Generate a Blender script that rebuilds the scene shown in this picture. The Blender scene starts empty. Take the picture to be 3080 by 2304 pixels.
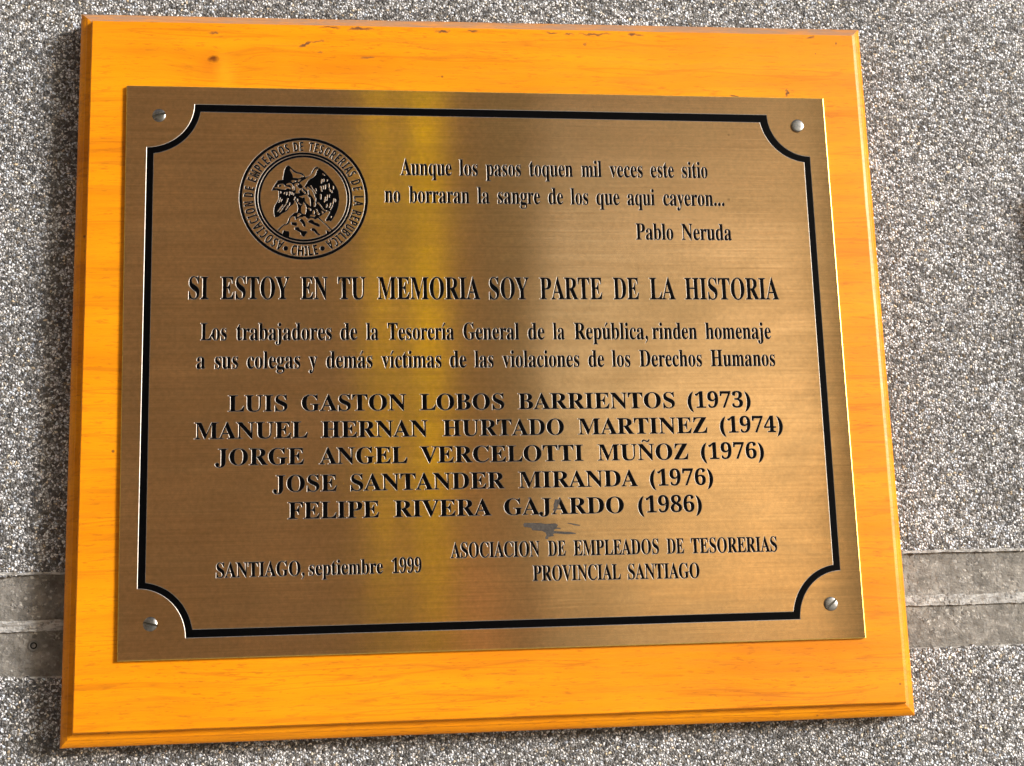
import bpy, bmesh, math, random
import numpy as np
from mathutils import Vector, Matrix, noise
from mathutils.geometry import delaunay_2d_cdt

SC = bpy.context.scene
COL = SC.collection
MM = 0.001
Z0 = 1.70                      # height of the plaque's centre above the pavement
R = math.radians

# ------------------------------------------------------------------ camera
cam = bpy.data.cameras.new('camera')
cam.sensor_width = 36.0
cam.lens = 49.654
cam.clip_start = 0.02
cam.clip_end = 400.0
cam_o = bpy.data.objects.new('camera', cam)
rt = Vector((0.9928641, -0.1149135, -0.0318705))
up = Vector((0.0093247, -0.1916250, 0.9814239))
bk = Vector((-0.1188860, -0.9747178, -0.1891860))
cam_o.matrix_world = Matrix(((rt.x, up.x, bk.x, -0.0745991),
                             (rt.y, up.y, bk.y, -0.6822928),
                             (rt.z, up.z, bk.z, Z0 - 0.1452955),
                             (0, 0, 0, 1)))
COL.objects.link(cam_o)
SC.camera = cam_o

# ------------------------------------------------------------------ light
SUN_AZ = 51.0                  # degrees from the wall's normal towards the right
SUN_EL = 15.0
world = bpy.data.worlds.new('World')
SC.world = world
world.use_nodes = True
wn = world.node_tree
sky = wn.nodes.new('ShaderNodeTexSky')
sky.sky_type = 'NISHITA'
sky.sun_disc = False
sky.sun_elevation = R(SUN_EL)
sky.sun_rotation = R(180.0 - SUN_AZ)
sky.air_density = 1.0
sky.dust_density = 3.5
wn.links.new(sky.outputs['Color'], wn.nodes['Background'].inputs['Color'])
wn.nodes['Background'].inputs['Strength'].default_value = 0.075
sun = bpy.data.lights.new('sun', 'SUN')
sun.energy = 2.6
sun.angle = R(15.0)
sun.color = (1.0, 0.99, 0.975)
sun_o = bpy.data.objects.new('sun', sun)
sd = Vector((math.sin(R(SUN_AZ)) * math.cos(R(SUN_EL)), -math.cos(R(SUN_AZ)) * math.cos(R(SUN_EL)), math.sin(R(SUN_EL))))
sun_o.rotation_euler = sd.to_track_quat('Z', 'Y').to_euler()
sun_o.location = (3, -3, 4)
COL.objects.link(sun_o)
vs = SC.view_settings
vs.view_transform = 'Standard'
vs.look = 'None'
vs.exposure = 1.05
vs.gamma = 1.0
vs.use_curve_mapping = False

# ------------------------------------------------------------------ helpers
def link(name, me, mats, parent=None, loc=(0, 0, 0), smooth=False):
    o = bpy.data.objects.new(name, me)
    for m in (mats if isinstance(mats, (list, tuple)) else [mats]):
        me.materials.append(m)
    o.location = loc
    COL.objects.link(o)
    if parent:
        o.parent = parent
    if smooth:
        for p in me.polygons:
            p.use_smooth = True
    return o

def mesh(name, verts, faces):
    me = bpy.data.meshes.new(name)
    me.from_pydata([tuple(v) for v in verts], [], faces)
    me.update()
    return me

def tag(o, label=None, cat=None, group=None, kind=None):
    if label: o['label'] = label
    if cat: o['category'] = cat
    if group: o['group'] = group
    if kind: o['kind'] = kind
    return o

class Mat:
    """small wrapper for building node materials"""
    def __init__(self, name):
        self.m = bpy.data.materials.new(name)
        self.m.use_nodes = True
        self.t = self.m.node_tree
        self.b = self.t.nodes['Principled BSDF']
    def n(self, typ, **kw):
        nd = self.t.nodes.new('ShaderNode' + typ)
        for k, v in kw.items():
            setattr(nd, k, v)
        return nd
    def l(self, a, b):
        self.t.links.new(a, b)
    def val(self, sock, v):
        if isinstance(v, bpy.types.NodeSocket): self.l(v, sock)
        else: sock.default_value = v
    def co(self, scale=(1, 1, 1), loc=(0, 0, 0), rot=(0, 0, 0), src='Object'):
        tc = self.n('TexCoord'); mp = self.n('Mapping')
        self.l(tc.outputs[src], mp.inputs['Vector'])
        mp.inputs['Scale'].default_value = scale
        mp.inputs['Location'].default_value = loc
        mp.inputs['Rotation'].default_value = rot
        return mp.outputs[0]
    def noise(self, vec, scale, detail=3, rough=0.5, dist=0.0):
        t = self.n('TexNoise'); self.l(vec, t.inputs['Vector'])
        t.inputs['Scale'].default_value = scale; t.inputs['Detail'].default_value = detail
        t.inputs['Roughness'].default_value = rough; t.inputs['Distortion'].default_value = dist
        return t.outputs['Fac']
    def ramp(self, fac, stops, interp='LINEAR'):
        r = self.n('ValToRGB'); r.color_ramp.interpolation = interp
        e = r.color_ramp.elements
        while len(e) < len(stops): e.new(0.5)
        for el, (p, c) in zip(e, stops):
            el.position = p
            el.color = (c, c, c, 1) if isinstance(c, (int, float)) else (*c, 1)
        self.l(fac, r.inputs[0])
        return r.outputs[0]
    def math(self, op, a, b=0.0, clamp=False):
        m = self.n('Math', operation=op, use_clamp=clamp)
        self.val(m.inputs[0], a); self.val(m.inputs[1], b)
        return m.outputs[0]
    def mix(self, fac, a, b, mode='MIX'):
        m = self.n('MixRGB', blend_type=mode)
        self.val(m.inputs[0], fac)
        for s, v in ((m.inputs[1], a), (m.inputs[2], b)):
            if isinstance(v, bpy.types.NodeSocket): self.l(v, s)
            else: s.default_value = (v, v, v, 1) if isinstance(v, (int, float)) else (*v, 1)
        return m.outputs[0]
    def bump(self, h, strength, dist, normal=None):
        b = self.n('Bump'); self.l(h, b.inputs['Height'])
        b.inputs['Strength'].default_value = strength; b.inputs['Distance'].default_value = dist
        if normal: self.l(normal, b.inputs['Normal'])
        return b.outputs[0]
    def spot(self, vec, x, z, rx, rz, ang=0.0, soft=0.35):
        """mask of an elliptic mark at (x, z) millimetres; vec = object coordinates in metres, distorted"""
        mp = self.n('Mapping', vector_type='TEXTURE')
        self.l(vec, mp.inputs['Vector'])
        mp.inputs['Location'].default_value = (x * MM, 0, z * MM)
        mp.inputs['Rotation'].default_value = (0, R(-ang), 0)
        mp.inputs['Scale'].default_value = (rx * MM, 1.0, rz * MM)
        ln = self.n('VectorMath', operation='LENGTH'); self.l(mp.outputs[0], ln.inputs[0])
        mr = self.n('MapRange'); self.l(ln.outputs['Value'], mr.inputs[0])
        mr.inputs[1].default_value = 1.0 + soft; mr.inputs[2].default_value = 1.0 - soft
        mr.inputs[3].default_value = 0.0; mr.inputs[4].default_value = 1.0
        return mr.outputs[0]
    def out(self, **kw):
        for k, v in kw.items():
            s = self.b.inputs[k]
            if isinstance(v, bpy.types.NodeSocket): self.l(v, s)
            elif isinstance(v, tuple) and len(v) == 3 and len(s.default_value) == 4: s.default_value = (*v, 1)
            else: s.default_value = v
        return self.m

# ------------------------------------------------------------------ materials
def mat_wall():
    M = Mat('washed stone aggregate')
    v = M.co()
    dn = M.n('TexNoise'); M.l(v, dn.inputs['Vector']); dn.inputs['Scale'].default_value = 500; dn.inputs['Detail'].default_value = 2
    vm = M.n('VectorMath', operation='MULTIPLY_ADD'); M.l(dn.outputs['Color'], vm.inputs[0])
    vm.inputs[1].default_value = (0.0024, 0.0024, 0.0024); M.l(v, vm.inputs[2])
    vv = vm.outputs[0]
    vo = M.n('TexVoronoi', feature='F1'); M.l(vv, vo.inputs['Vector']); vo.inputs['Scale'].default_value = 760
    ve = M.n('TexVoronoi', feature='DISTANCE_TO_EDGE'); M.l(vv, ve.inputs['Vector']); ve.inputs['Scale'].default_value = 760
    sx = M.n('SeparateColor'); M.l(vo.outputs['Color'], sx.inputs[0])
    g = M.ramp(sx.outputs[0], [(0.0, (0.06, 0.06, 0.063)), (0.20, (0.13, 0.128, 0.125)), (0.38, (0.28, 0.27, 0.26)), (0.52, (0.48, 0.475, 0.47)), (0.70, (0.82, 0.82, 0.82)), (1.0, (0.92, 0.92, 0.91))])
    tint = M.ramp(sx.outputs[1], [(0.0, (0.80, 0.88, 1.0)), (0.25, (1, 1, 1)), (0.86, (0.98, 0.985, 1.0)), (0.96, (1.0, 0.90, 0.74)), (1.0, (0.95, 0.75, 0.5))])
    col = M.mix(1.0, M.mix(1.0, g, (0.97, 0.99, 1.04), 'MULTIPLY'), tint, 'MULTIPLY')
    gap = M.ramp(ve.outputs['Distance'], [(0.0, 0.0), (0.07, 0.25), (0.20, 1.0)])
    col = M.mix(gap, (0.075, 0.071, 0.066), col)
    big = M.ramp(M.noise(v, 14, 4), [(0.3, 0.82), (0.7, 1.16)])
    col = M.mix(1.0, col, big, 'MULTIPLY')
    grain = M.ramp(M.noise(v, 1500, 2), [(0.35, 0.85), (0.65, 1.1)])
    col = M.mix(1.0, col, grain, 'MULTIPLY')
    dome = M.ramp(vo.outputs['Distance'], [(0.0, 1.0), (0.25, 0.86), (0.6, 0.25), (0.8, 0.0)])
    hh = M.math('ADD', dome, M.math('MULTIPLY', sx.outputs[2], 0.9))
    b = M.bump(hh, 1.0, 0.0009)
    return M.out(**{'Base Color': col, 'Roughness': 0.62, 'Normal': b, 'Specular IOR Level': 0.35})

def mat_cement(pale=False):
    M = Mat('pale mortar' if pale else 'smooth cement render')
    v = M.co()
    st = M.co(scale=(1, 1, 3.2))
    c = M.ramp(M.noise(v, 120, 6, 0.7), [(0.28, (0.10, 0.095, 0.087)), (0.5, (0.205, 0.194, 0.178)), (0.72, (0.34, 0.322, 0.295))])
    c = M.mix(1.0, c, M.ramp(M.noise(st, 26, 4, 0.6), [(0.3, 0.72), (0.7, 1.2)]), 'MULTIPLY')
    dn = M.n('TexNoise'); M.l(v, dn.inputs['Vector']); dn.inputs['Scale'].default_value = 420; dn.inputs['Detail'].default_value = 3
    vm = M.n('VectorMath', operation='MULTIPLY_ADD'); M.l(dn.outputs['Color'], vm.inputs[0])
    vm.inputs[1].default_value = (0.0046, 0.0046, 0.0036); M.l(v, vm.inputs[2])
    vo = M.n('TexVoronoi', feature='F1'); M.l(vm.outputs[0], vo.inputs['Vector']); vo.inputs['Scale'].default_value = 620
    sx = M.n('SeparateColor'); M.l(vo.outputs['Color'], sx.inputs[0])
    chip = M.math('MULTIPLY', M.ramp(sx.outputs[0], [(0.52, 0.0), (0.62, 1.0)]), M.ramp(vo.outputs['Distance'], [(0.30, 0.9), (0.75, 0.0)]))
    chip = M.math('MULTIPLY', chip, M.ramp(M.noise(v, 60, 3), [(0.36, 0.35), (0.6, 0.95)]))
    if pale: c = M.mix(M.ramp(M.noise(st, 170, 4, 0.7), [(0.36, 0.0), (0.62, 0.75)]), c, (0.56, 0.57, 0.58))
    tone = M.ramp(sx.outputs[1], [(0.0, (0.07, 0.068, 0.066)), (0.45, (0.20, 0.196, 0.19)), (0.7, (0.36, 0.35, 0.34)), (1.0, (0.62, 0.60, 0.56))])
    c = M.mix(chip, c, tone)
    h = M.math('ADD', M.noise(v, 260, 5, 0.65), M.math('MULTIPLY', chip, 0.35))
    h = M.math('ADD', h, M.math('MULTIPLY', M.noise(st, 90, 3), 0.8))
    return M.out(**{'Base Color': c, 'Roughness': 0.8, 'Normal': M.bump(h, 0.9, 0.0013), 'Specular IOR Level': 0.25})

KNOT = (-138.0, 156.6)
def mat_wood():
    M = Mat('orange varnished wood')
    v = M.co()
    # grain bends round the knot
    kn = M.spot(v, KNOT[0], KNOT[1] - 3.0, 14, 8, soft=0.95)
    wob = M.math('MULTIPLY', M.noise(M.co(scale=(7, 1, 16)), 1.0, 2), 0.012)
    sep = M.n('SeparateXYZ'); M.l(v, sep.inputs[0])
    zz = M.math('ADD', M.math('ADD', sep.outputs[2], wob), M.math('MULTIPLY', kn, 0.0035))
    cmb = M.n('CombineXYZ'); M.l(M.math('MULTIPLY', sep.outputs[0], 0.055), cmb.inputs[0]); M.l(M.math('MULTIPLY', sep.outputs[1], 0.5), cmb.inputs[1]); M.l(zz, cmb.inputs[2])
    g = cmb.outputs[0]
    rings = M.noise(g, 75, 4, 0.55)
    fine = M.noise(g, 520, 4, 0.7)
    cmb2 = M.n('CombineXYZ'); M.l(M.math('MULTIPLY', sep.outputs[0], 0.16), cmb2.inputs[0]); M.l(sep.outputs[1], cmb2.inputs[1]); M.l(zz, cmb2.inputs[2])
    fl = M.noise(cmb2.outputs[0], 900, 3, 0.7)
    c = M.ramp(rings, [(0.30, (0.54, 0.168, 0.0010)), (0.45, (0.61, 0.200, 0.0012)), (0.60, (0.67, 0.238, 0.0014)), (0.75, (0.72, 0.278, 0.0018))])
    c = M.mix(M.ramp(fine, [(0.36, 0.36), (0.50, 0.0)]), c, (0.44, 0.125, 0.0045))
    c = M.mix(M.ramp(fl, [(0.34, 0.62), (0.44, 0.0)]), c, (0.36, 0.105, 0.006))
    lines_ = M.ramp(M.noise(g, 190, 2, 0.4), [(0.585, 0.0), (0.63, 0.5), (0.66, 0.0)])
    c = M.mix(lines_, c, (0.34, 0.088, 0.0045))
    c = M.mix(M.ramp(M.noise(v, 16, 3), [(0.35, 0.0), (0.75, 0.35)]), c, (0.74, 0.315, 0.006))
    # knot, pale flake under it
    dv = M.n('VectorMath', operation='MULTIPLY_ADD')
    nn = M.n('TexNoise'); M.l(v, nn.inputs['Vector']); nn.inputs['Scale'].default_value = 260; nn.inputs['Detail'].default_value = 3
    ctr = M.n('VectorMath', operation='SUBTRACT'); M.l(nn.outputs['Color'], ctr.inputs[0]); ctr.inputs[1].default_value = (0.5, 0.5, 0.5)
    M.l(ctr.outputs[0], dv.inputs[0]); dv.inputs[1].default_value = (0.0055, 0, 0.0035); M.l(v, dv.inputs[2])
    w = dv.outputs[0]
    c = M.mix(M.math('MULTIPLY', M.spot(w, KNOT[0] - 1.0, KNOT[1] - 3.5, 6, 5.5, 10, 0.8), 0.55), c, (0.46, 0.12, 0.004))
    c = M.mix(M.math('MULTIPLY', M.spot(w, KNOT[0] + 5.5, KNOT[1] - 7.5, 4.0, 8, 8, 0.8), 0.4), c, (0.74, 0.33, 0.008))
    c = M.mix(M.math('MULTIPLY', M.spot(w, KNOT[0], KNOT[1], 2.5, 1.4, 10, 0.5), 0.9), c, (0.10, 0.022, 0.003))
    wear = None
    for (x, z, rx, rz, a, s) in WEAR:
        k = M.math('MULTIPLY', M.spot(w, x, z, rx * 1.1, rz * 1.0, a, 0.5), min(1.0, s * 1.15))
        wear = k if wear is None else M.math('MAXIMUM', wear, k)
    c = M.mix(wear, c, (0.11, 0.045, 0.018))
    vo = M.n('TexVoronoi', feature='F1'); M.l(v, vo.inputs['Vector']); vo.inputs['Scale'].default_value = 45
    sv = M.n('SeparateColor'); M.l(vo.outputs['Color'], sv.inputs[0])
    fly = M.math('MULTIPLY', M.ramp(vo.outputs['Distance'], [(0.025, 1.0), (0.045, 0.0)]), M.ramp(sv.outputs[0], [(0.62, 0.0), (0.66, 0.85)]))
    c = M.mix(fly, c, (0.13, 0.05, 0.015))
    # dust lying on faces that look up, worn grey
    ge = M.n('NewGeometry'); sn = M.n('SeparateXYZ'); M.l(ge.outputs['True Normal'], sn.inputs[0])
    dust = M.math('MULTIPLY', M.ramp(sn.outputs[2], [(0.06, 0.0), (0.20, 1.0)]), M.ramp(M.noise(M.co(scale=(1, 1, 6)), 60, 4, 0.65), [(0.30, 0.30), (0.62, 0.85)]))
    c = M.mix(dust, c, (0.25, 0.175, 0.13))
    ro = M.mix(M.math('MAXIMUM', dust, wear), M.ramp(fine, [(0.3, 0.44), (0.7, 0.34)]), 0.75)
    h = M.math('ADD', M.math('MULTIPLY', fine, 0.5), M.math('MULTIPLY', fl, 0.5))
    return M.out(**{'Base Color': c, 'Roughness': ro, 'Normal': M.bump(h, 0.22, 0.0006), 'Specular IOR Level': 0.2,
                    'Coat Weight': 0.06, 'Coat Roughness': 0.22})

def mat_brass():
    M = Mat('brushed brass')
    v = M.co()
    br = M.co(scale=(9, 1, 900)); br2 = M.co(scale=(26, 1, 2300)); br3 = M.co(scale=(3, 1, 160))
    a = M.noise(br, 1.0, 3, 0.6); b2 = M.noise(br2, 1.0, 2, 0.6); a3 = M.noise(br3, 1.0, 3, 0.6)
    t = M.math('ADD', M.math('MULTIPLY', a, 0.5), M.math('ADD', M.math('MULTIPLY', b2, 0.3), M.math('MULTIPLY', a3, 0.2)))
    c = M.ramp(t, [(0.36, (0.68, 0.41, 0.185)), (0.5, (0.79, 0.485, 0.225)), (0.64, (0.88, 0.555, 0.265))])
    tarn = M.ramp(M.noise(v, 22, 5, 0.6), [(0.36, 0.0), (0.72, 0.42)])
    c = M.mix(tarn, c, (0.50, 0.31, 0.14))
    vo = M.n('TexVoronoi', feature='F1'); M.l(v, vo.inputs['Vector']); vo.inputs['Scale'].default_value = 55
    sv = M.n('SeparateColor'); M.l(vo.outputs['Color'], sv.inputs[0])
    spk = M.math('MULTIPLY', M.ramp(vo.outputs['Distance'], [(0.025, 1.0), (0.05, 0.0)]), M.ramp(sv.outputs[0], [(0.6, 0.0), (0.66, 0.6)]))
    c = M.mix(spk, c, (0.25, 0.15, 0.07))
    ro = M.math('ADD', M.ramp(t, [(0.36, 0.14), (0.64, 0.11)]), M.math('MULTIPLY', tarn, 0.05))
    smu = M.ramp(M.noise(M.co(rot=(0, 0.5, 0), scale=(14, 1, 40)), 1.0, 5, 0.6, 0.6), [(0.42, 0.0), (0.70, 1.0)])
    ro = M.math('ADD', ro, M.math('MULTIPLY', smu, 0.045))
    c = M.mix(M.math('MULTIPLY', smu, 0.30), c, (0.60, 0.41, 0.20))
    mott = M.ramp(M.noise(v, 420, 4, 0.7), [(0.30, 0.86), (0.70, 1.10)])
    c = M.mix(1.0, c, mott, 'MULTIPLY')
    tg = M.n('CombineXYZ'); tg.inputs[2].default_value = 1.0      # brushed along the plate's length
    M.l(tg.outputs[0], M.b.inputs['Tangent'])
    return M.out(**{'Base Color': c, 'Metallic': 1.0, 'Roughness': ro, 'Anisotropic': 1.0, 'Anisotropic Rotation': 0.0,
                    'Normal': M.bump(t, 0.10, 0.0003)})

def mat_simple(name, col, rough, metal=0.0, nz=None, spec=0.5, var=0.25):
    M = Mat(name)
    c = M.mix(M.ramp(M.noise(M.co(), nz or 200, 4, 0.6), [(0.3, 0.0), (0.7, 1.0)]), tuple(x * (1 - var) for x in col), tuple(min(1, x * (1 + var)) for x in col))
    return M.out(**{'Base Color': c, 'Roughness': rough, 'Metallic': metal, 'Specular IOR Level': spec})

# ------------------------------------------------------------------ letter shapes (1000 units to the em): advance, outlines
SERIF = {
    'A': (650, '-13 0 -13 27 13 32 35 45 54 71 73 111 307 694 334 693 572 129 594 83 612 51 632 33 660 27 660 0 341 0 341 27 376 30 402 37 417 50 422 68 418 88 406 121 376 197 154 197 117 105 113 88 111 72 116 52 129 38 152 30 184 27 190 27 190 0|169 239 360 239 263 475'),
    'B': (659, '24 0 24 26 67 33 93 48 107 77 111 122 111 549 109 587 103 614 92 633 76 645 53 651 23 653 23 678 328 678 443 668 525 639 574 590 590 522 580 466 549 422 498 389 427 368 513 343 574 307 611 257 623 196 619 152 605 113 583 80 553 52 514 29 468 13 414 3 354 0|271 375 280 375 348 383 392 406 416 448 424 514 418 573 401 614 370 638 322 646 294 643 280 633 273 613 271 582|330 36 385 45 422 73 441 121 448 191 439 262 413 309 365 335 294 344 271 344 271 97 274 68 284 50 301 39'),
    'C': (697, '382 -16 288 -5 205 30 135 84 83 156 50 242 39 340 50 437 84 523 137 594 207 648 291 682 386 693 460 684 547 655 562 650 577 648 607 659 624 693 650 693 650 459 625 459 584 542 531 606 466 646 395 660 316 640 259 579 225 478 214 337 227 205 264 111 327 54 414 35 474 43 533 67 589 105 638 158 666 132 610 67 544 21 468 -7'),
    'D': (738, '30 0 30 26 69 32 94 44 106 69 110 111 110 557 105 606 91 635 64 648 22 653 22 678 330 678 415 673 488 656 551 628 604 590 644 541 674 483 691 416 697 339 675 191 608 85 496 21 340 0|331 36 377 41 416 55 449 78 476 112 496 154 510 207 519 269 522 341 510 474 475 569 415 626 332 645 301 641 282 631 274 609 271 573 271 107 274 72 282 51 300 40'),
    'E': (658, '21 0 21 25 65 30 93 44 107 72 112 116 112 549 107 603 93 634 66 648 24 653 24 678 594 678 594 476 571 476 562 519 549 555 530 583 507 605 440 632 345 641 298 638 285 632 277 621 273 603 272 578 272 366 288 366 346 375 386 401 412 446 429 514 453 514 453 176 428 176 420 229 407 270 386 299 359 318 322 328 276 331 272 331 272 100 275 69 286 52 307 44 343 41 410 45 467 58 513 79 552 112 585 156 612 213 640 213 599 0'),
    'F': (602, '23 0 23 26 67 34 93 50 107 79 111 125 111 558 106 603 92 630 64 645 21 653 21 678 586 678 586 476 562 476 549 532 529 574 501 605 462 626 409 638 342 642 298 640 285 635 277 627 272 614 271 593 271 368 283 368 340 377 381 403 408 448 423 516 450 516 450 176 424 176 409 251 382 299 341 324 281 333 271 333 271 120 273 88 280 64 292 46 312 35 342 29 382 26 382 0'),
    'G': (756, '399 -15 298 -4 211 29 139 82 86 153 52 240 41 341 52 439 86 524 138 595 208 648 290 682 383 693 464 684 550 656 564 651 577 649 592 652 604 660 614 673 624 693 651 693 651 458 625 458 600 515 569 564 532 604 490 635 445 654 398 660 319 640 262 580 228 479 217 339 220 265 230 201 246 146 268 101 296 65 329 39 367 24 410 19 458 24 489 41 505 68 510 106 510 190 505 229 490 254 460 266 410 271 410 295 745 295 745 271 704 266 680 254 668 230 664 191 664 43 532 -1'),
    'H': (779, '23 0 23 26 67 32 93 47 107 75 111 120 111 564 106 605 93 631 66 646 24 653 24 678 360 678 360 653 328 649 304 643 288 633 278 618 273 595 271 564 271 373 509 373 509 564 507 595 502 618 493 633 477 643 453 649 420 653 420 678 755 678 755 653 712 646 686 632 673 606 669 564 669 120 673 77 687 49 712 33 755 26 755 0 420 0 420 26 463 32 490 46 504 73 509 120 509 329 271 329 271 120 275 75 289 47 316 32 360 26 360 0'),
    'I': (388, '20 0 20 26 63 34 91 48 107 73 112 112 112 576 107 614 94 637 67 648 20 653 20 678 364 678 364 653 319 648 292 637 277 614 272 576 272 115 274 87 279 66 289 50 307 39 332 31 366 26 366 0'),
    'J': (492, '162 -97 117 -93 77 -80 43 -60 17 -33 1 -1 -5 34 0 66 16 91 39 106 66 111 95 106 118 92 133 70 138 41 135 19 126 -2 114 -29 125 -52 156 -60 187 -54 207 -37 217 -8 220 32 220 546 218 582 212 609 200 628 182 641 155 648 118 653 118 678 468 678 468 653 435 649 412 642 396 630 387 612 382 584 380 546 380 132 366 32 326 -40 257 -83'),
    'L': (635, '23 0 23 26 67 32 93 47 107 75 111 120 111 564 106 606 93 633 66 647 24 653 24 678 372 678 372 653 336 651 310 646 291 636 280 620 273 597 271 564 271 123 272 92 276 70 284 55 298 47 318 42 348 41 414 46 469 59 513 83 551 119 582 167 609 230 636 230 598 0'),
    'M': (944, '21 0 21 26 64 32 92 47 107 74 112 118 112 569 110 598 105 619 95 634 79 644 55 650 22 653 22 678 275 678 472 212 669 678 919 678 919 653 878 645 853 630 839 604 834 563 834 127 836 90 841 64 851 45 866 35 888 29 918 26 918 0 589 0 589 26 621 30 644 37 660 48 670 66 675 90 677 124 677 594 429 0 402 0 157 579 157 119 162 72 178 44 207 30 252 26 252 0'),
    'N': (735, '600 -16 159 521 159 117 163 73 177 46 203 32 248 26 248 0 27 0 27 26 58 29 81 35 96 45 106 62 111 85 113 117 113 578 73 626 54 645 27 653 27 678 233 678 582 251 582 562 580 594 575 617 565 632 549 643 526 649 493 653 493 678 714 678 714 653 671 647 645 633 632 605 628 561 628 -16'),
    'O': (782, '388 -16 317 -9 251 11 192 43 141 86 98 138 67 199 48 266 41 339 48 411 67 479 98 539 141 592 193 635 254 667 321 687 395 694 466 687 532 668 591 636 642 594 684 542 716 481 735 413 742 339 735 266 716 199 684 138 641 86 589 43 529 11 461 -9|394 18 469 38 522 98 554 199 565 339 562 413 553 478 538 533 518 579 492 614 461 640 426 655 387 660 312 640 259 580 227 479 216 339 219 265 228 201 243 146 264 100 290 64 321 39 355 23'),
    'P': (622, '23 0 23 26 67 32 93 47 107 75 111 120 111 564 106 605 93 631 66 646 24 653 24 678 318 678 428 672 500 655 546 628 580 592 602 547 609 494 605 454 593 417 574 385 546 358 511 335 468 319 418 309 360 306 271 306 271 120 275 75 289 47 316 32 360 26 360 0|271 342 300 342 363 351 405 376 427 422 435 490 429 558 410 605 375 633 322 642 297 639 282 631 274 616 271 593'),
    'R': (704, '23 0 23 26 67 32 93 47 107 75 111 120 111 564 106 605 93 631 66 646 24 653 24 678 323 678 454 667 547 634 579 609 603 578 616 541 621 498 612 441 583 395 536 359 469 333 643 75 674 38 690 29 712 26 715 26 715 0 504 0 300 316 271 316 271 120 275 75 289 47 316 32 360 26 360 0|271 348 303 348 370 357 417 385 443 432 452 500 445 562 423 607 386 633 334 642 301 639 282 629 274 609 271 574'),
    'S': (581, '64 -16 64 235 93 235 123 140 166 74 222 35 293 22 344 30 383 54 407 89 415 133 410 164 395 192 370 217 335 238 242 284 167 329 115 376 84 430 74 494 81 551 100 600 131 639 172 669 220 688 275 694 307 692 342 687 420 667 434 664 446 662 467 670 477 694 505 694 505 475 480 475 462 528 437 573 406 610 370 639 330 656 289 662 243 655 208 635 185 604 178 566 185 530 204 501 236 476 281 451 377 406 431 377 473 347 502 315 521 280 531 241 535 198 527 138 505 86 468 43 418 12 357 -8 286 -15 236 -12 187 1 147 14 126 18 112 16 103 11 97 0 91 -16'),
    'T': (630, '137 0 137 26 183 31 212 46 227 75 232 120 232 645 222 645 151 634 97 601 61 546 43 473 16 473 16 678 611 678 611 472 586 472 568 548 531 602 475 634 400 645 392 645 392 120 397 73 412 45 440 31 488 26 488 0'),
    'U': (733, '369 -19 305 -15 250 -4 205 16 170 43 143 77 124 120 113 172 109 231 109 564 104 605 91 631 64 646 22 653 22 678 358 678 358 653 325 649 302 643 285 633 275 618 271 595 269 564 269 208 277 131 303 77 346 44 409 33 486 46 540 84 573 148 584 237 584 563 579 604 565 631 537 645 489 653 489 678 706 678 706 653 668 644 645 628 633 602 629 563 629 270 625 198 613 137 593 87 566 48 529 19 485 -2 431 -15'),
    'V': (637, '316 -19 66 567 50 600 34 626 12 644 -21 653 -21 678 314 678 314 653 274 651 248 644 232 630 227 610 230 591 240 563 385 213 518 562 525 587 528 609 523 630 509 643 483 650 445 653 445 678 658 678 658 653 630 649 608 637 589 612 569 570 342 -19'),
    'Y': (634, '151 0 151 26 195 32 221 47 235 75 239 120 239 266 69 576 44 617 21 639 1 648 -20 652 -20 678 308 678 308 652 291 652 267 650 248 644 236 633 232 620 235 604 244 583 370 336 496 545 513 580 519 607 514 627 500 641 477 649 444 652 439 652 439 678 654 678 654 652 630 646 609 632 590 611 570 583 399 303 399 120 404 75 417 47 444 32 488 26 488 0'),
    'Z': (658, '30 0 30 16 411 640 319 640 259 636 211 626 172 605 140 575 114 530 91 471 66 471 85 678 605 678 605 660 228 43 356 43 449 55 520 91 572 153 606 244 631 244 606 0'),
    'a': (512, '379 -15 346 -11 321 2 305 23 298 52 263 24 225 3 185 -9 142 -13 96 -6 60 17 38 51 30 94 34 126 46 154 66 180 95 203 177 244 296 283 296 359 292 395 278 421 255 435 220 440 171 432 155 408 169 382 179 363 183 344 178 320 164 301 142 288 115 284 87 289 67 303 53 324 49 352 55 385 73 415 103 439 141 458 188 470 241 474 332 464 392 435 425 385 436 313 436 93 439 59 444 53 453 51 464 54 477 62 490 41 438 -1|225 50 241 53 259 61 278 75 296 94 296 252 243 234 206 206 184 170 176 125 179 92 188 69 204 55'),
    'b': (537, '64 -17 64 578 62 617 55 638 39 649 12 654 12 678 206 678 206 415 232 441 261 459 294 470 329 474 379 467 423 445 459 411 486 365 503 310 509 247 502 175 481 112 447 59 402 19 347 -7 286 -15 220 -1 156 42 79 -17|272 21 296 24 317 34 333 50 345 73 360 141 365 238 360 318 344 374 316 406 274 417 252 413 231 402 215 383 206 360 206 102 210 67 223 41 243 26'),
    'c': (437, '232 -15 178 -7 129 16 88 53 56 101 36 159 29 223 37 292 60 353 96 403 143 442 198 467 260 475 324 467 373 444 403 409 413 365 409 340 397 321 377 308 352 304 326 308 307 321 296 343 292 373 293 389 294 404 284 433 252 442 215 432 188 401 172 350 167 279 176 183 204 114 224 89 248 71 274 61 304 57 356 70 404 107 424 90 384 44 339 11 288 -8'),
    'd': (551, '208 -15 159 -7 116 16 79 52 52 99 35 156 29 219 35 291 54 354 83 405 121 443 167 466 217 474 250 470 281 460 308 442 332 417 332 597 328 623 316 641 294 650 262 654 262 678 475 678 475 112 477 81 484 61 498 48 526 41 526 16 438 8 332 -15 332 58 309 26 280 3 247 -10|255 42 278 47 301 62 320 84 332 113 332 360 324 383 307 402 285 414 259 418 219 406 194 372 180 312 175 228 179 146 193 87 218 53'),
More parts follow.
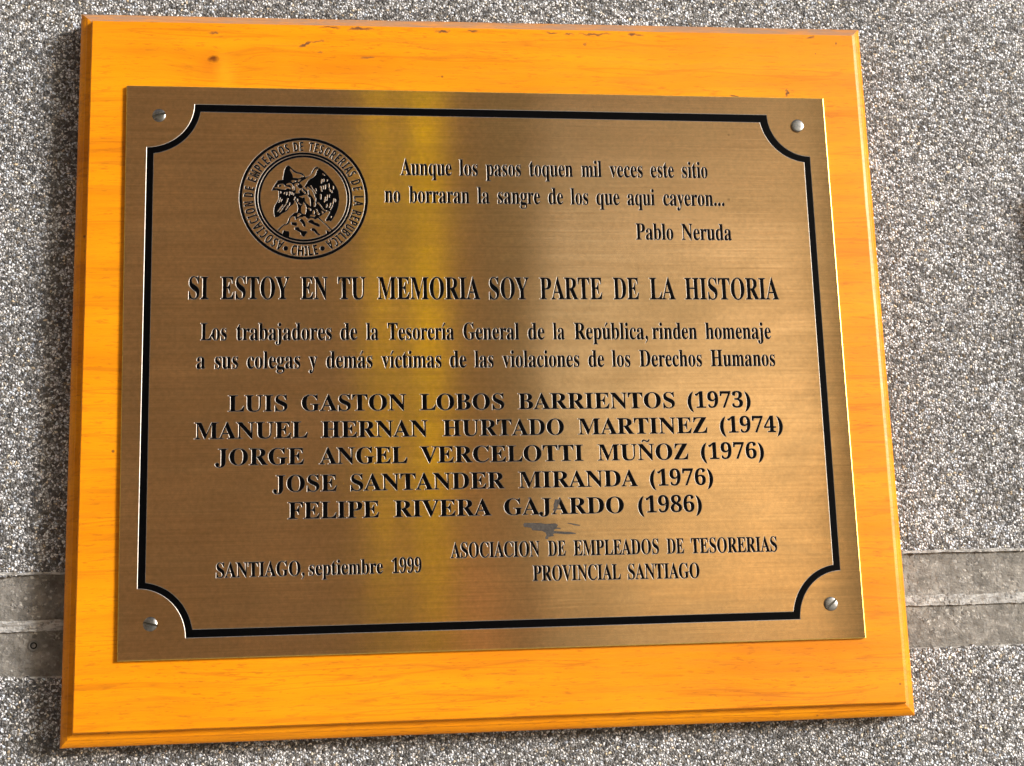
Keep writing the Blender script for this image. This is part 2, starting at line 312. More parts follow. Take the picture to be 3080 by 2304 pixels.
    'e': (448, '229 -15 174 -7 126 16 86 52 55 102 36 163 29 234 36 300 56 358 88 406 130 443 179 466 234 474 275 470 311 460 343 442 371 417 393 386 408 349 418 306 421 258 421 247 174 247 182 167 206 109 244 75 297 63 326 67 353 79 378 100 402 128 424 108 384 54 339 16 287 -7|173 286 300 286 300 320 297 375 288 413 269 435 240 442 211 433 190 407 177 364 173 303'),
    'f': (318, '22 0 22 24 44 27 59 33 68 41 74 52 77 72 78 109 78 412 24 412 24 462 78 462 78 526 90 596 126 649 183 681 259 692 315 685 357 664 383 632 392 595 388 567 375 546 356 533 334 529 310 533 291 544 279 560 275 582 278 603 287 626 292 635 294 644 288 656 268 660 243 655 229 640 222 615 220 581 220 462 303 462 303 412 220 412 220 97 224 60 235 38 258 28 297 24 297 0'),
    'g': (487, '217 -209 132 -202 71 -181 34 -149 21 -111 26 -88 41 -68 67 -52 102 -38 73 -21 52 -1 39 21 35 45 42 80 63 110 99 138 152 164 100 190 63 224 40 266 33 316 39 360 59 399 90 430 131 454 179 469 234 474 292 469 347 453 472 453 472 399 399 399 425 354 434 303 428 262 411 225 384 195 348 172 305 158 256 153 234 154 211 155 187 151 168 141 154 125 150 106 165 81 210 73 261 73 332 70 386 60 425 43 451 19 465 -14 470 -55 466 -89 454 -119 434 -146 406 -168 326 -199|234 185 264 193 284 217 294 257 297 314 294 371 284 411 264 434 234 442 204 434 185 411 174 371 170 314 174 257 185 217 204 193|239 -173 306 -168 354 -154 382 -131 392 -98 387 -76 371 -62 344 -54 305 -51 144 -51 118 -77 109 -108 117 -133 141 -154 181 -168'),
    'h': (567, '27 0 27 24 52 28 67 38 75 56 78 83 78 594 76 621 68 639 53 650 28 655 28 678 220 678 220 397 250 431 284 455 321 469 362 474 419 464 460 434 484 385 492 315 492 83 495 56 502 39 517 28 541 24 541 0 301 0 301 24 308 24 326 28 340 39 347 57 350 83 350 323 348 359 341 384 327 399 302 404 258 391 220 350 220 83 222 56 230 39 244 28 268 24 268 0'),
    'i': (295, '150 539 121 544 97 561 80 585 75 614 80 644 97 668 121 685 150 690 179 685 204 668 220 644 225 614 220 585 203 561 179 544|27 0 27 24 52 29 68 38 75 55 78 83 78 375 76 406 70 424 55 433 30 437 31 462 221 462 221 83 223 56 230 39 244 29 268 24 268 0'),
    'j': (312, '158 541 129 546 105 562 88 587 83 616 89 646 105 670 129 687 158 692 188 687 212 670 229 646 234 616 229 587 212 563 188 546|53 -209 17 -206 -16 -195 -44 -179 -65 -157 -79 -132 -83 -104 -79 -79 -67 -60 -47 -47 -22 -43 3 -47 22 -58 35 -76 39 -98 36 -114 28 -130 16 -153 24 -169 46 -174 73 -168 87 -149 93 -119 95 -80 95 372 92 404 83 424 65 434 33 438 33 462 237 462 237 -32 234 -73 225 -109 210 -140 189 -165 130 -198'),
    'l': (297, '27 0 27 24 52 29 68 38 75 55 78 83 78 592 76 620 70 639 56 650 30 654 30 678 221 678 221 83 223 56 230 39 244 29 268 24 268 0'),
    'm': (825, '27 0 27 24 52 28 67 38 75 56 78 83 78 377 76 404 68 423 53 434 28 438 28 462 218 462 218 394 248 429 280 454 315 469 353 474 399 469 435 453 461 426 477 389 508 426 542 453 580 469 622 474 678 464 718 434 742 385 750 315 750 83 752 56 760 39 774 28 798 24 798 0 562 0 562 24 586 28 600 39 608 57 610 83 610 323 608 359 601 384 587 399 562 404 520 391 483 353 483 83 485 57 493 39 507 28 530 24 530 0 297 0 297 24 321 28 335 39 343 57 345 83 345 323 343 358 336 384 322 399 297 404 254 391 218 350 218 83 220 57 227 40 241 29 264 24 264 0'),
    'n': (567, '27 0 27 24 52 28 67 38 75 56 78 83 78 377 76 404 68 423 53 434 28 438 28 462 220 462 220 398 250 431 283 455 321 469 362 474 419 464 460 434 484 385 492 315 492 83 495 56 502 39 517 28 541 24 541 0 301 0 301 24 308 24 326 28 340 39 347 57 350 83 350 323 348 359 341 384 327 399 302 404 258 391 220 350 220 83 222 56 230 39 244 28 268 24 268 0'),
    'o': (501, '251 -15 189 -7 135 17 90 55 56 105 35 163 28 229 35 296 56 356 90 405 135 443 189 466 250 474 311 466 365 443 410 406 444 357 465 298 472 229 465 161 444 102 410 53 366 16 312 -7|251 17 287 27 311 58 319 84 324 121 327 229 323 338 309 403 285 435 251 445 214 434 191 403 178 338 174 230 178 122 183 84 191 58 215 27'),
    'p': (553, '26 -207 26 -184 46 -181 60 -175 69 -164 75 -150 78 -95 78 362 76 400 69 422 55 433 29 439 29 462 213 462 213 391 238 428 268 454 303 470 343 475 393 467 436 444 472 407 499 360 515 302 521 238 515 169 498 108 470 56 434 18 389 -7 338 -15 303 -11 272 1 244 20 220 48 220 -86 222 -121 226 -147 235 -164 249 -175 268 -181 294 -183 294 -207|291 42 330 54 356 88 371 148 376 230 372 310 359 369 335 403 296 414 254 398 220 350 220 102 233 76 249 57 269 46'),
    'q': (542, '260 -207 260 -183 297 -179 319 -170 329 -152 333 -124 333 43 307 18 278 0 246 -10 211 -14 161 -7 117 15 81 50 53 96 36 151 30 214 37 286 59 349 93 402 139 442 192 467 253 475 320 461 383 419 460 477 476 477 476 -124 479 -151 486 -169 501 -179 527 -183 527 -207|266 44 288 48 309 59 325 77 333 100 333 359 329 394 317 419 296 434 267 439 223 427 195 389 179 324 174 232 179 149 195 90 223 56'),
    'r': (428, '27 0 27 24 52 29 68 38 75 55 78 83 78 375 76 406 69 425 55 433 30 437 31 462 217 462 217 375 245 417 279 449 313 468 347 474 384 469 410 453 426 428 431 396 427 370 414 349 394 336 369 331 346 334 331 344 308 372 296 383 281 387 261 380 241 360 227 327 222 286 222 83 226 55 237 38 258 28 294 24 294 0'),
    's': (429, '225 -15 181 -9 129 9 109 13 89 6 76 -13 53 -13 53 157 79 157 99 101 129 58 167 31 209 22 242 26 266 40 281 60 286 87 273 125 232 156 159 193 113 221 81 252 62 288 55 328 65 386 97 433 146 465 210 475 247 471 296 458 307 456 317 454 332 459 343 475 363 475 363 330 340 330 320 378 293 413 259 434 222 441 194 437 173 426 160 408 156 386 160 364 172 346 191 330 218 315 285 282 329 255 360 226 377 189 383 141 372 77 340 27 289 -5'),
    't': (340, '184 -14 133 -7 98 16 79 53 72 106 72 415 30 415 30 446 85 500 131 550 167 593 192 631 215 631 215 462 309 462 309 415 215 415 215 122 217 95 223 76 233 64 250 60 282 73 307 111 331 98 305 49 271 14 231 -7'),
    'u': (558, '195 -15 136 -5 97 26 75 75 68 144 68 369 66 399 59 421 43 433 17 438 17 462 211 462 211 110 214 87 225 69 241 57 263 53 305 64 340 98 340 369 337 401 329 422 312 434 282 438 282 462 482 462 482 104 485 76 493 58 509 49 536 44 536 19 446 11 340 -15 340 60 312 29 277 5 238 -10'),
    'v': (456, '212 -15 57 369 33 419 18 432 -4 437 -4 462 244 462 244 438 232 438 202 431 192 411 194 399 275 182 351 376 359 405 345 430 303 438 303 462 454 462 454 439 430 430 414 415 401 393 387 362 238 -15'),
    'y': (447, '78 -209 43 -203 15 -186 -4 -159 -10 -125 -6 -101 7 -79 27 -64 53 -59 77 -63 95 -73 107 -91 111 -113 111 -121 110 -130 115 -143 128 -147 147 -138 170 -110 193 -66 209 -7 54 373 37 410 23 428 12 435 -5 437 -7 437 -7 462 241 462 241 437 217 435 202 431 194 423 191 409 193 397 198 382 276 177 343 359 352 387 354 408 351 422 342 431 325 436 302 437 302 462 446 462 446 437 427 432 413 418 400 394 386 361 241 -36 216 -97 193 -143 168 -174 142 -195 113 -205'),
    '1': (559, '97 0 97 53 179 53 202 57 217 67 226 87 229 118 229 619 161 544 130 522 100 515 78 520 59 535 46 559 42 589 110 613 150 634 196 666 266 718 378 718 378 118 381 91 388 70 403 57 429 53 510 53 510 0'),
    '3': (559, '243 -10 175 -6 121 7 79 27 51 52 34 80 28 110 34 144 54 168 81 183 113 188 122 132 147 92 186 68 236 60 268 63 297 73 322 91 342 118 355 156 359 207 349 259 319 301 270 329 204 338 142 338 142 400 208 400 265 410 304 441 327 487 335 547 330 595 314 632 288 655 252 663 220 657 198 641 182 615 173 583 168 546 166 508 111 513 70 530 45 557 36 597 50 646 92 687 161 715 257 724 353 713 426 682 453 658 473 630 484 598 488 561 477 499 444 449 395 409 335 381 375 371 416 355 454 331 485 300 506 258 513 206 507 150 491 104 464 66 430 37 389 15 343 1 294 -7'),
    '4': (559, '180 0 180 53 208 53 240 56 266 66 284 87 290 125 290 186 13 186 13 247 297 714 436 714 436 252 540 252 540 186 436 186 436 125 442 87 460 66 487 56 518 53 531 53 531 0|83 252 290 252 290 427 292 522 297 619 282 587 259 545 235 503 218 475'),
    '6': (559, '293 -10 223 -1 163 27 113 73 76 139 53 224 45 330 49 410 62 485 84 552 115 610 155 657 204 694 262 716 330 724 388 720 434 709 467 691 490 668 503 642 507 614 500 585 480 560 443 542 387 536 382 596 374 623 362 646 345 660 321 665 293 661 268 648 246 626 227 597 199 513 186 401 209 414 240 427 277 435 324 438 367 435 406 424 440 407 470 384 493 354 510 318 521 277 524 231 520 180 509 134 491 93 466 57 433 28 393 7 347 -6|296 56 330 66 357 96 373 147 379 221 373 291 355 340 325 368 287 377 259 373 230 362 203 346 186 329 195 205 219 121 254 72'),
    '7': (559, '165 0 431 605 168 605 145 602 128 592 116 576 110 554 104 504 44 504 49 714 526 714 526 665 250 0'),
    '8': (559, '273 -10 197 -3 136 16 89 46 56 86 36 131 30 182 40 241 71 288 117 326 177 361 124 398 85 440 61 488 53 542 59 588 75 631 104 668 148 698 208 718 285 724 335 721 378 712 414 696 445 675 485 618 498 549 489 495 462 454 419 420 363 387 440 343 491 297 520 247 529 189 525 145 512 105 491 71 462 43 424 20 381 3 330 -7|302 421 334 444 356 472 368 507 372 551 369 579 362 606 349 630 331 649 307 662 279 666 243 658 216 634 200 598 194 554 201 508 222 474 256 446|278 47 324 56 360 82 382 122 390 172 381 217 356 254 310 287 244 321 213 296 188 265 171 226 165 178 173 125 196 84 232 56'),
    '9': (559, '227 -10 173 -6 131 7 100 25 79 49 67 76 63 103 66 123 75 140 90 152 112 160 130 119 154 84 188 61 232 53 290 71 332 126 360 216 373 343 348 316 316 295 277 280 231 275 190 278 153 288 119 305 90 328 66 358 49 393 38 435 35 482 42 550 62 609 96 657 142 694 198 716 264 724 333 715 393 689 443 644 482 580 506 495 514 388 510 308 498 234 477 166 448 107 408 58 359 21 298 -2|274 347 307 352 334 366 356 387 373 414 365 524 344 600 312 643 270 657 232 646 204 615 186 562 180 488 186 426 204 382 233 356'),
}
SANS = {
    'A': (690, '0 0 252 717 437 717 690 0 527 0 475 170 215 170 163 0|253 297 439 297 386 463 374 506 358 559 345 606 332 557 316 501 304 463'),
    'B': (672, '90 0 90 714 312 714 438 704 528 674 560 650 583 619 596 580 601 533 594 477 573 430 538 396 491 379 491 374 525 364 556 349 582 327 602 297 615 258 619 207 615 161 602 121 580 85 549 55 511 31 466 14 415 3 357 0|241 431 329 431 385 436 421 452 440 478 446 513 438 548 416 572 377 586 321 590 241 590|241 125 340 125 398 132 435 152 455 182 462 222 455 258 435 287 396 305 335 311 241 311'),
    'C': (637, '379 -10 279 1 198 36 135 90 92 164 67 253 58 356 68 458 97 547 145 621 211 677 293 712 393 724 446 721 500 711 552 695 602 674 553 551 473 584 432 595 393 598 352 594 316 582 286 561 260 533 226 456 214 355 225 254 257 179 281 151 312 132 349 120 393 116 437 119 481 126 575 154 575 27 528 10 482 -1 433 -8'),
    'D': (740, '90 0 90 714 314 714 419 704 509 674 582 625 637 557 671 470 682 364 676 279 656 205 624 143 580 92 523 51 456 23 379 6 292 0|241 125 306 125 402 140 470 184 511 257 525 360 522 416 512 463 496 503 473 535 444 559 409 576 369 587 322 590 241 590'),
    'E': (560, '90 0 90 714 501 714 501 590 241 590 241 433 483 433 483 309 241 309 241 125 501 125 501 0'),
    'H': (765, '90 0 90 714 241 714 241 434 524 434 524 714 675 714 675 0 524 0 524 308 241 308 241 0'),
    'I': (389, '32 0 32 86 119 126 119 588 32 628 32 714 357 714 357 628 270 588 270 126 357 86 357 0'),
    'L': (565, '90 0 90 714 241 714 241 125 531 125 531 0'),
    'M': (943, '90 0 90 714 296 714 465 168 468 168 647 714 853 714 853 0 712 0 712 338 714 416 717 500 719 559 715 559 531 0 392 0 220 560 216 560 220 500 224 415 225 332 225 0'),
    'N': (813, '90 0 90 714 281 714 591 179 594 179 589 278 587 376 587 714 723 714 723 0 531 0 220 540 216 540 223 438 225 336 225 0'),
    'O': (796, '398 -10 292 2 207 36 141 91 95 165 67 255 58 359 67 463 95 552 141 625 207 680 292 714 399 725 505 714 590 680 655 625 702 552 729 462 738 358 729 254 702 165 655 91 590 36 505 2|398 117 443 121 481 133 513 153 537 182 569 258 579 358 569 459 537 535 513 563 481 583 444 595 399 599 354 595 316 583 285 563 260 535 228 459 217 358 228 258 260 182 285 153 316 133 354 121'),
    'P': (628, '90 0 90 714 318 714 382 710 437 699 483 681 520 655 547 622 567 584 579 540 583 491 577 431 557 375 522 325 471 287 399 262 306 254 241 254 241 0|241 378 291 378 348 384 393 404 421 437 430 486 423 532 400 564 363 584 310 590 241 590'),
    'R': (660, '90 0 90 714 298 714 366 711 425 701 474 684 514 661 544 631 566 594 579 551 583 500 578 454 565 415 543 381 516 353 484 329 450 311 660 0 492 0 322 274 241 274 241 0|241 397 290 397 354 403 398 422 422 453 430 496 421 540 396 569 351 585 287 590 241 590'),
    'S': (551, '248 -10 141 1 46 33 46 174 152 134 206 120 260 115 308 120 340 137 357 161 363 191 353 227 323 256 278 282 224 308 170 336 142 354 115 377 90 405 71 437 58 475 54 521 58 566 70 606 91 641 119 671 154 694 196 711 243 721 296 724 351 721 403 711 454 695 508 674 459 556 371 587 331 595 291 598 253 593 225 578 208 555 202 526 211 492 236 466 278 441 337 412 388 386 431 359 465 328 490 292 506 250 511 198 507 153 494 113 472 77 443 47 405 22 360 4 307 -6'),
    'T': (579, '214 0 214 588 20 588 20 714 559 714 559 588 365 588 365 0'),
    'U': (756, '375 -10 308 -5 250 8 200 31 159 62 127 102 104 147 90 197 85 254 85 714 236 714 236 277 245 202 272 153 317 126 379 117 443 127 487 156 512 206 520 278 520 714 671 714 671 252 663 182 639 119 598 65 541 25 466 -1'),
}
# text: height of a capital, words with the baseline points at their left and right ends (millimetres from the plaque centre)
LINES = [
    (8.7, [('Aunque', -44.63, 94.76, -18.8, 94.72), ('los', -14.76, 94.71, -5.5, 94.7), ('pasos', -1.17, 94.69, 16.67, 94.66), ('toquen', 21.12, 94.65, 43.47, 94.61), ('mil', 48.14, 94.6, 58.5, 94.58), ('veces', 62.83, 94.58, 80.04, 94.55), ('este', 84.31, 94.54, 96.43, 94.52), ('sitio', 100.91, 94.51, 114.29, 94.49)]),
    (8.7, [('no', -52.86, 80.32, -45.05, 80.27), ('borraran', -40.53, 80.24, -10.12, 80.07), ('la', -5.9, 80.04, 0.09, 80.01), ('sangre', 4.41, 79.98, 25.94, 79.86), ('de', 30.38, 79.83, 37.87, 79.79), ('los', 41.98, 79.76, 50.84, 79.71), ('que', 55.14, 79.69, 67.1, 79.62), ('aqui', 71.34, 79.59, 85.53, 79.51), ('cayeron...', 90.07, 79.48, 122.28, 79.29)]),
    (8.6, [('Pablo', 74.95, 61.23, 94.34, 61.13), ('Neruda', 98.86, 61.11, 124.98, 60.98)]),
    (11.3, [('SI', -148.94, 30.4, -139.59, 30.37), ('ESTOY', -133.55, 30.35, -100.33, 30.25), ('EN', -94.68, 30.23, -81.77, 30.19), ('TU', -76.58, 30.18, -63.18, 30.14), ('MEMORIA', -57.04, 30.12, -6.1, 29.96), ('SOY', -1.28, 29.94, 18.54, 29.88), ('PARTE', 24.27, 29.87, 55.98, 29.77), ('DE', 61.79, 29.75, 74.88, 29.71), ('LA', 80.57, 29.69, 93.75, 29.65), ('HISTORIA', 98.82, 29.64, 147.93, 29.48)]),
    (8.5, [('Los', -142.98, 9.78, -130.63, 9.74), ('trabajadores', -125.89, 9.72, -79.86, 9.56), ('de', -75.52, 9.55, -67.44, 9.52), ('la', -62.87, 9.5, -57.05, 9.48), ('Tesorería', -52.33, 9.47, -19.63, 9.35), ('General', -14.92, 9.34, 12.86, 9.24), ('de', 17.48, 9.22, 25.67, 9.19), ('la', 30.1, 9.18, 35.82, 9.16), ('República,', 40.9, 9.14, 78.35, 9.01), ('rinden', 80.75, 9.0, 103.72, 8.92), ('homenaje', 108.26, 8.91, 142.26, 8.79)]),
    (8.5, [('a', -144.86, -4.36, -140.83, -4.37), ('sus', -136.13, -4.39, -125.14, -4.42), ('colegas', -120.75, -4.44, -95.28, -4.52), ('y', -90.85, -4.54, -86.95, -4.55), ('demás', -82.5, -4.56, -60.15, -4.64), ('víctimas', -55.52, -4.65, -26.26, -4.75), ('de', -21.93, -4.76, -13.88, -4.79), ('las', -9.67, -4.8, -0.32, -4.84), ('violaciones', 4.26, -4.85, 42.76, -4.98), ('de', 47.48, -4.99, 55.29, -5.02), ('los', 59.46, -5.03, 68.68, -5.06), ('Derechos', 73.51, -5.08, 105.46, -5.18), ('Humanos', 110.21, -5.2, 143.51, -5.31)]),
    (8.0, [('LUIS', -129.6, -25.62, -101.52, -25.72), ('GASTON', -94.54, -25.74, -44.05, -25.92), ('LOBOS', -37.0, -25.95, 4.31, -26.1), ('BARRIENTOS', 11.34, -26.12, 90.31, -26.4), ('(1973)', 96.96, -26.43, 129.35, -26.54)]),
    (8.0, [('MANUEL', -145.5, -38.85, -91.75, -38.93), ('HERNAN', -85.11, -38.94, -33.67, -39.03), ('HURTADO', -26.2, -39.04, 33.63, -39.14), ('MARTINEZ', 40.85, -39.15, 106.21, -39.26), ('(1974)', 112.87, -39.27, 145.19, -39.32)]),
    (8.0, [('JORGE', -135.63, -51.7, -93.63, -51.83), ('ANGEL', -86.21, -51.85, -43.89, -51.99), ('VERCELOTTI', -37.51, -52.01, 42.78, -52.26), ('MUÑOZ', 50.2, -52.28, 95.7, -52.43), ('(1976)', 102.32, -52.45, 134.55, -52.55)]),
    (8.0, [('JOSE', -108.28, -64.95, -78.07, -65.01), ('SANTANDER', -71.24, -65.03, 3.45, -65.18), ('MIRANDA', 10.4, -65.19, 69.58, -65.31), ('(1976)', 75.7, -65.32, 107.67, -65.38)]),
    (8.0, [('FELIPE', -101.21, -78.03, -57.93, -78.14), ('RIVERA', -50.61, -78.16, -3.53, -78.27), ('GAJARDO', 2.83, -78.29, 61.93, -78.44), ('(1986)', 69.14, -78.46, 101.15, -78.54)]),
    (7.0, [('SANTIAGO,', -134.67, -105.05, -93.56, -105.01), ('septiembre', -91.36, -105.0, -56.49, -104.97), ('1999', -52.02, -104.96, -38.11, -104.95)]),
    (7.4, [('ASOCIACION', -23.77, -98.44, 19.38, -98.62), ('DE', 23.6, -98.63, 32.13, -98.67), ('EMPLEADOS', 36.2, -98.68, 78.39, -98.86), ('DE', 82.45, -98.87, 90.99, -98.91), ('TESORERIAS', 94.66, -98.92, 138.03, -99.1)]),
    (7.4, [('PROVINCIAL', 15.79, -110.37, 58.83, -110.74), ('SANTIAGO', 62.53, -110.77, 98.03, -111.08)]),
]
BRASS = [[-180.6, 140.6], [179.75, 139.31], [180.16, -142.51], [-179.5, -142.36]]
WOOD = [[-198.35, 176.03], [199.37, 176.45], [198.82, -173.92], [-198.95, -173.84]]
BORDER = {'TL': [[-147.22, 131.29], [-170.39, 108.41], [-144.07, 127.04], [-166.7, 104.88]], 'TR': [[148.31, 129.77], [170.24, 106.95], [144.06, 125.24], [166.56, 103.52]], 'BR': [[147.57, -132.6], [169.8, -109.22], [144.09, -128.5], [166.02, -106.17]], 'BL': [[-148.72, -132.69], [-171.08, -109.36], [-145.37, -128.6], [-167.19, -106.38]]}
SCREWS = [[-164.45, 124.87], [164.23, 123.54], [163.39, -125.42], [-164.71, -125.76]]
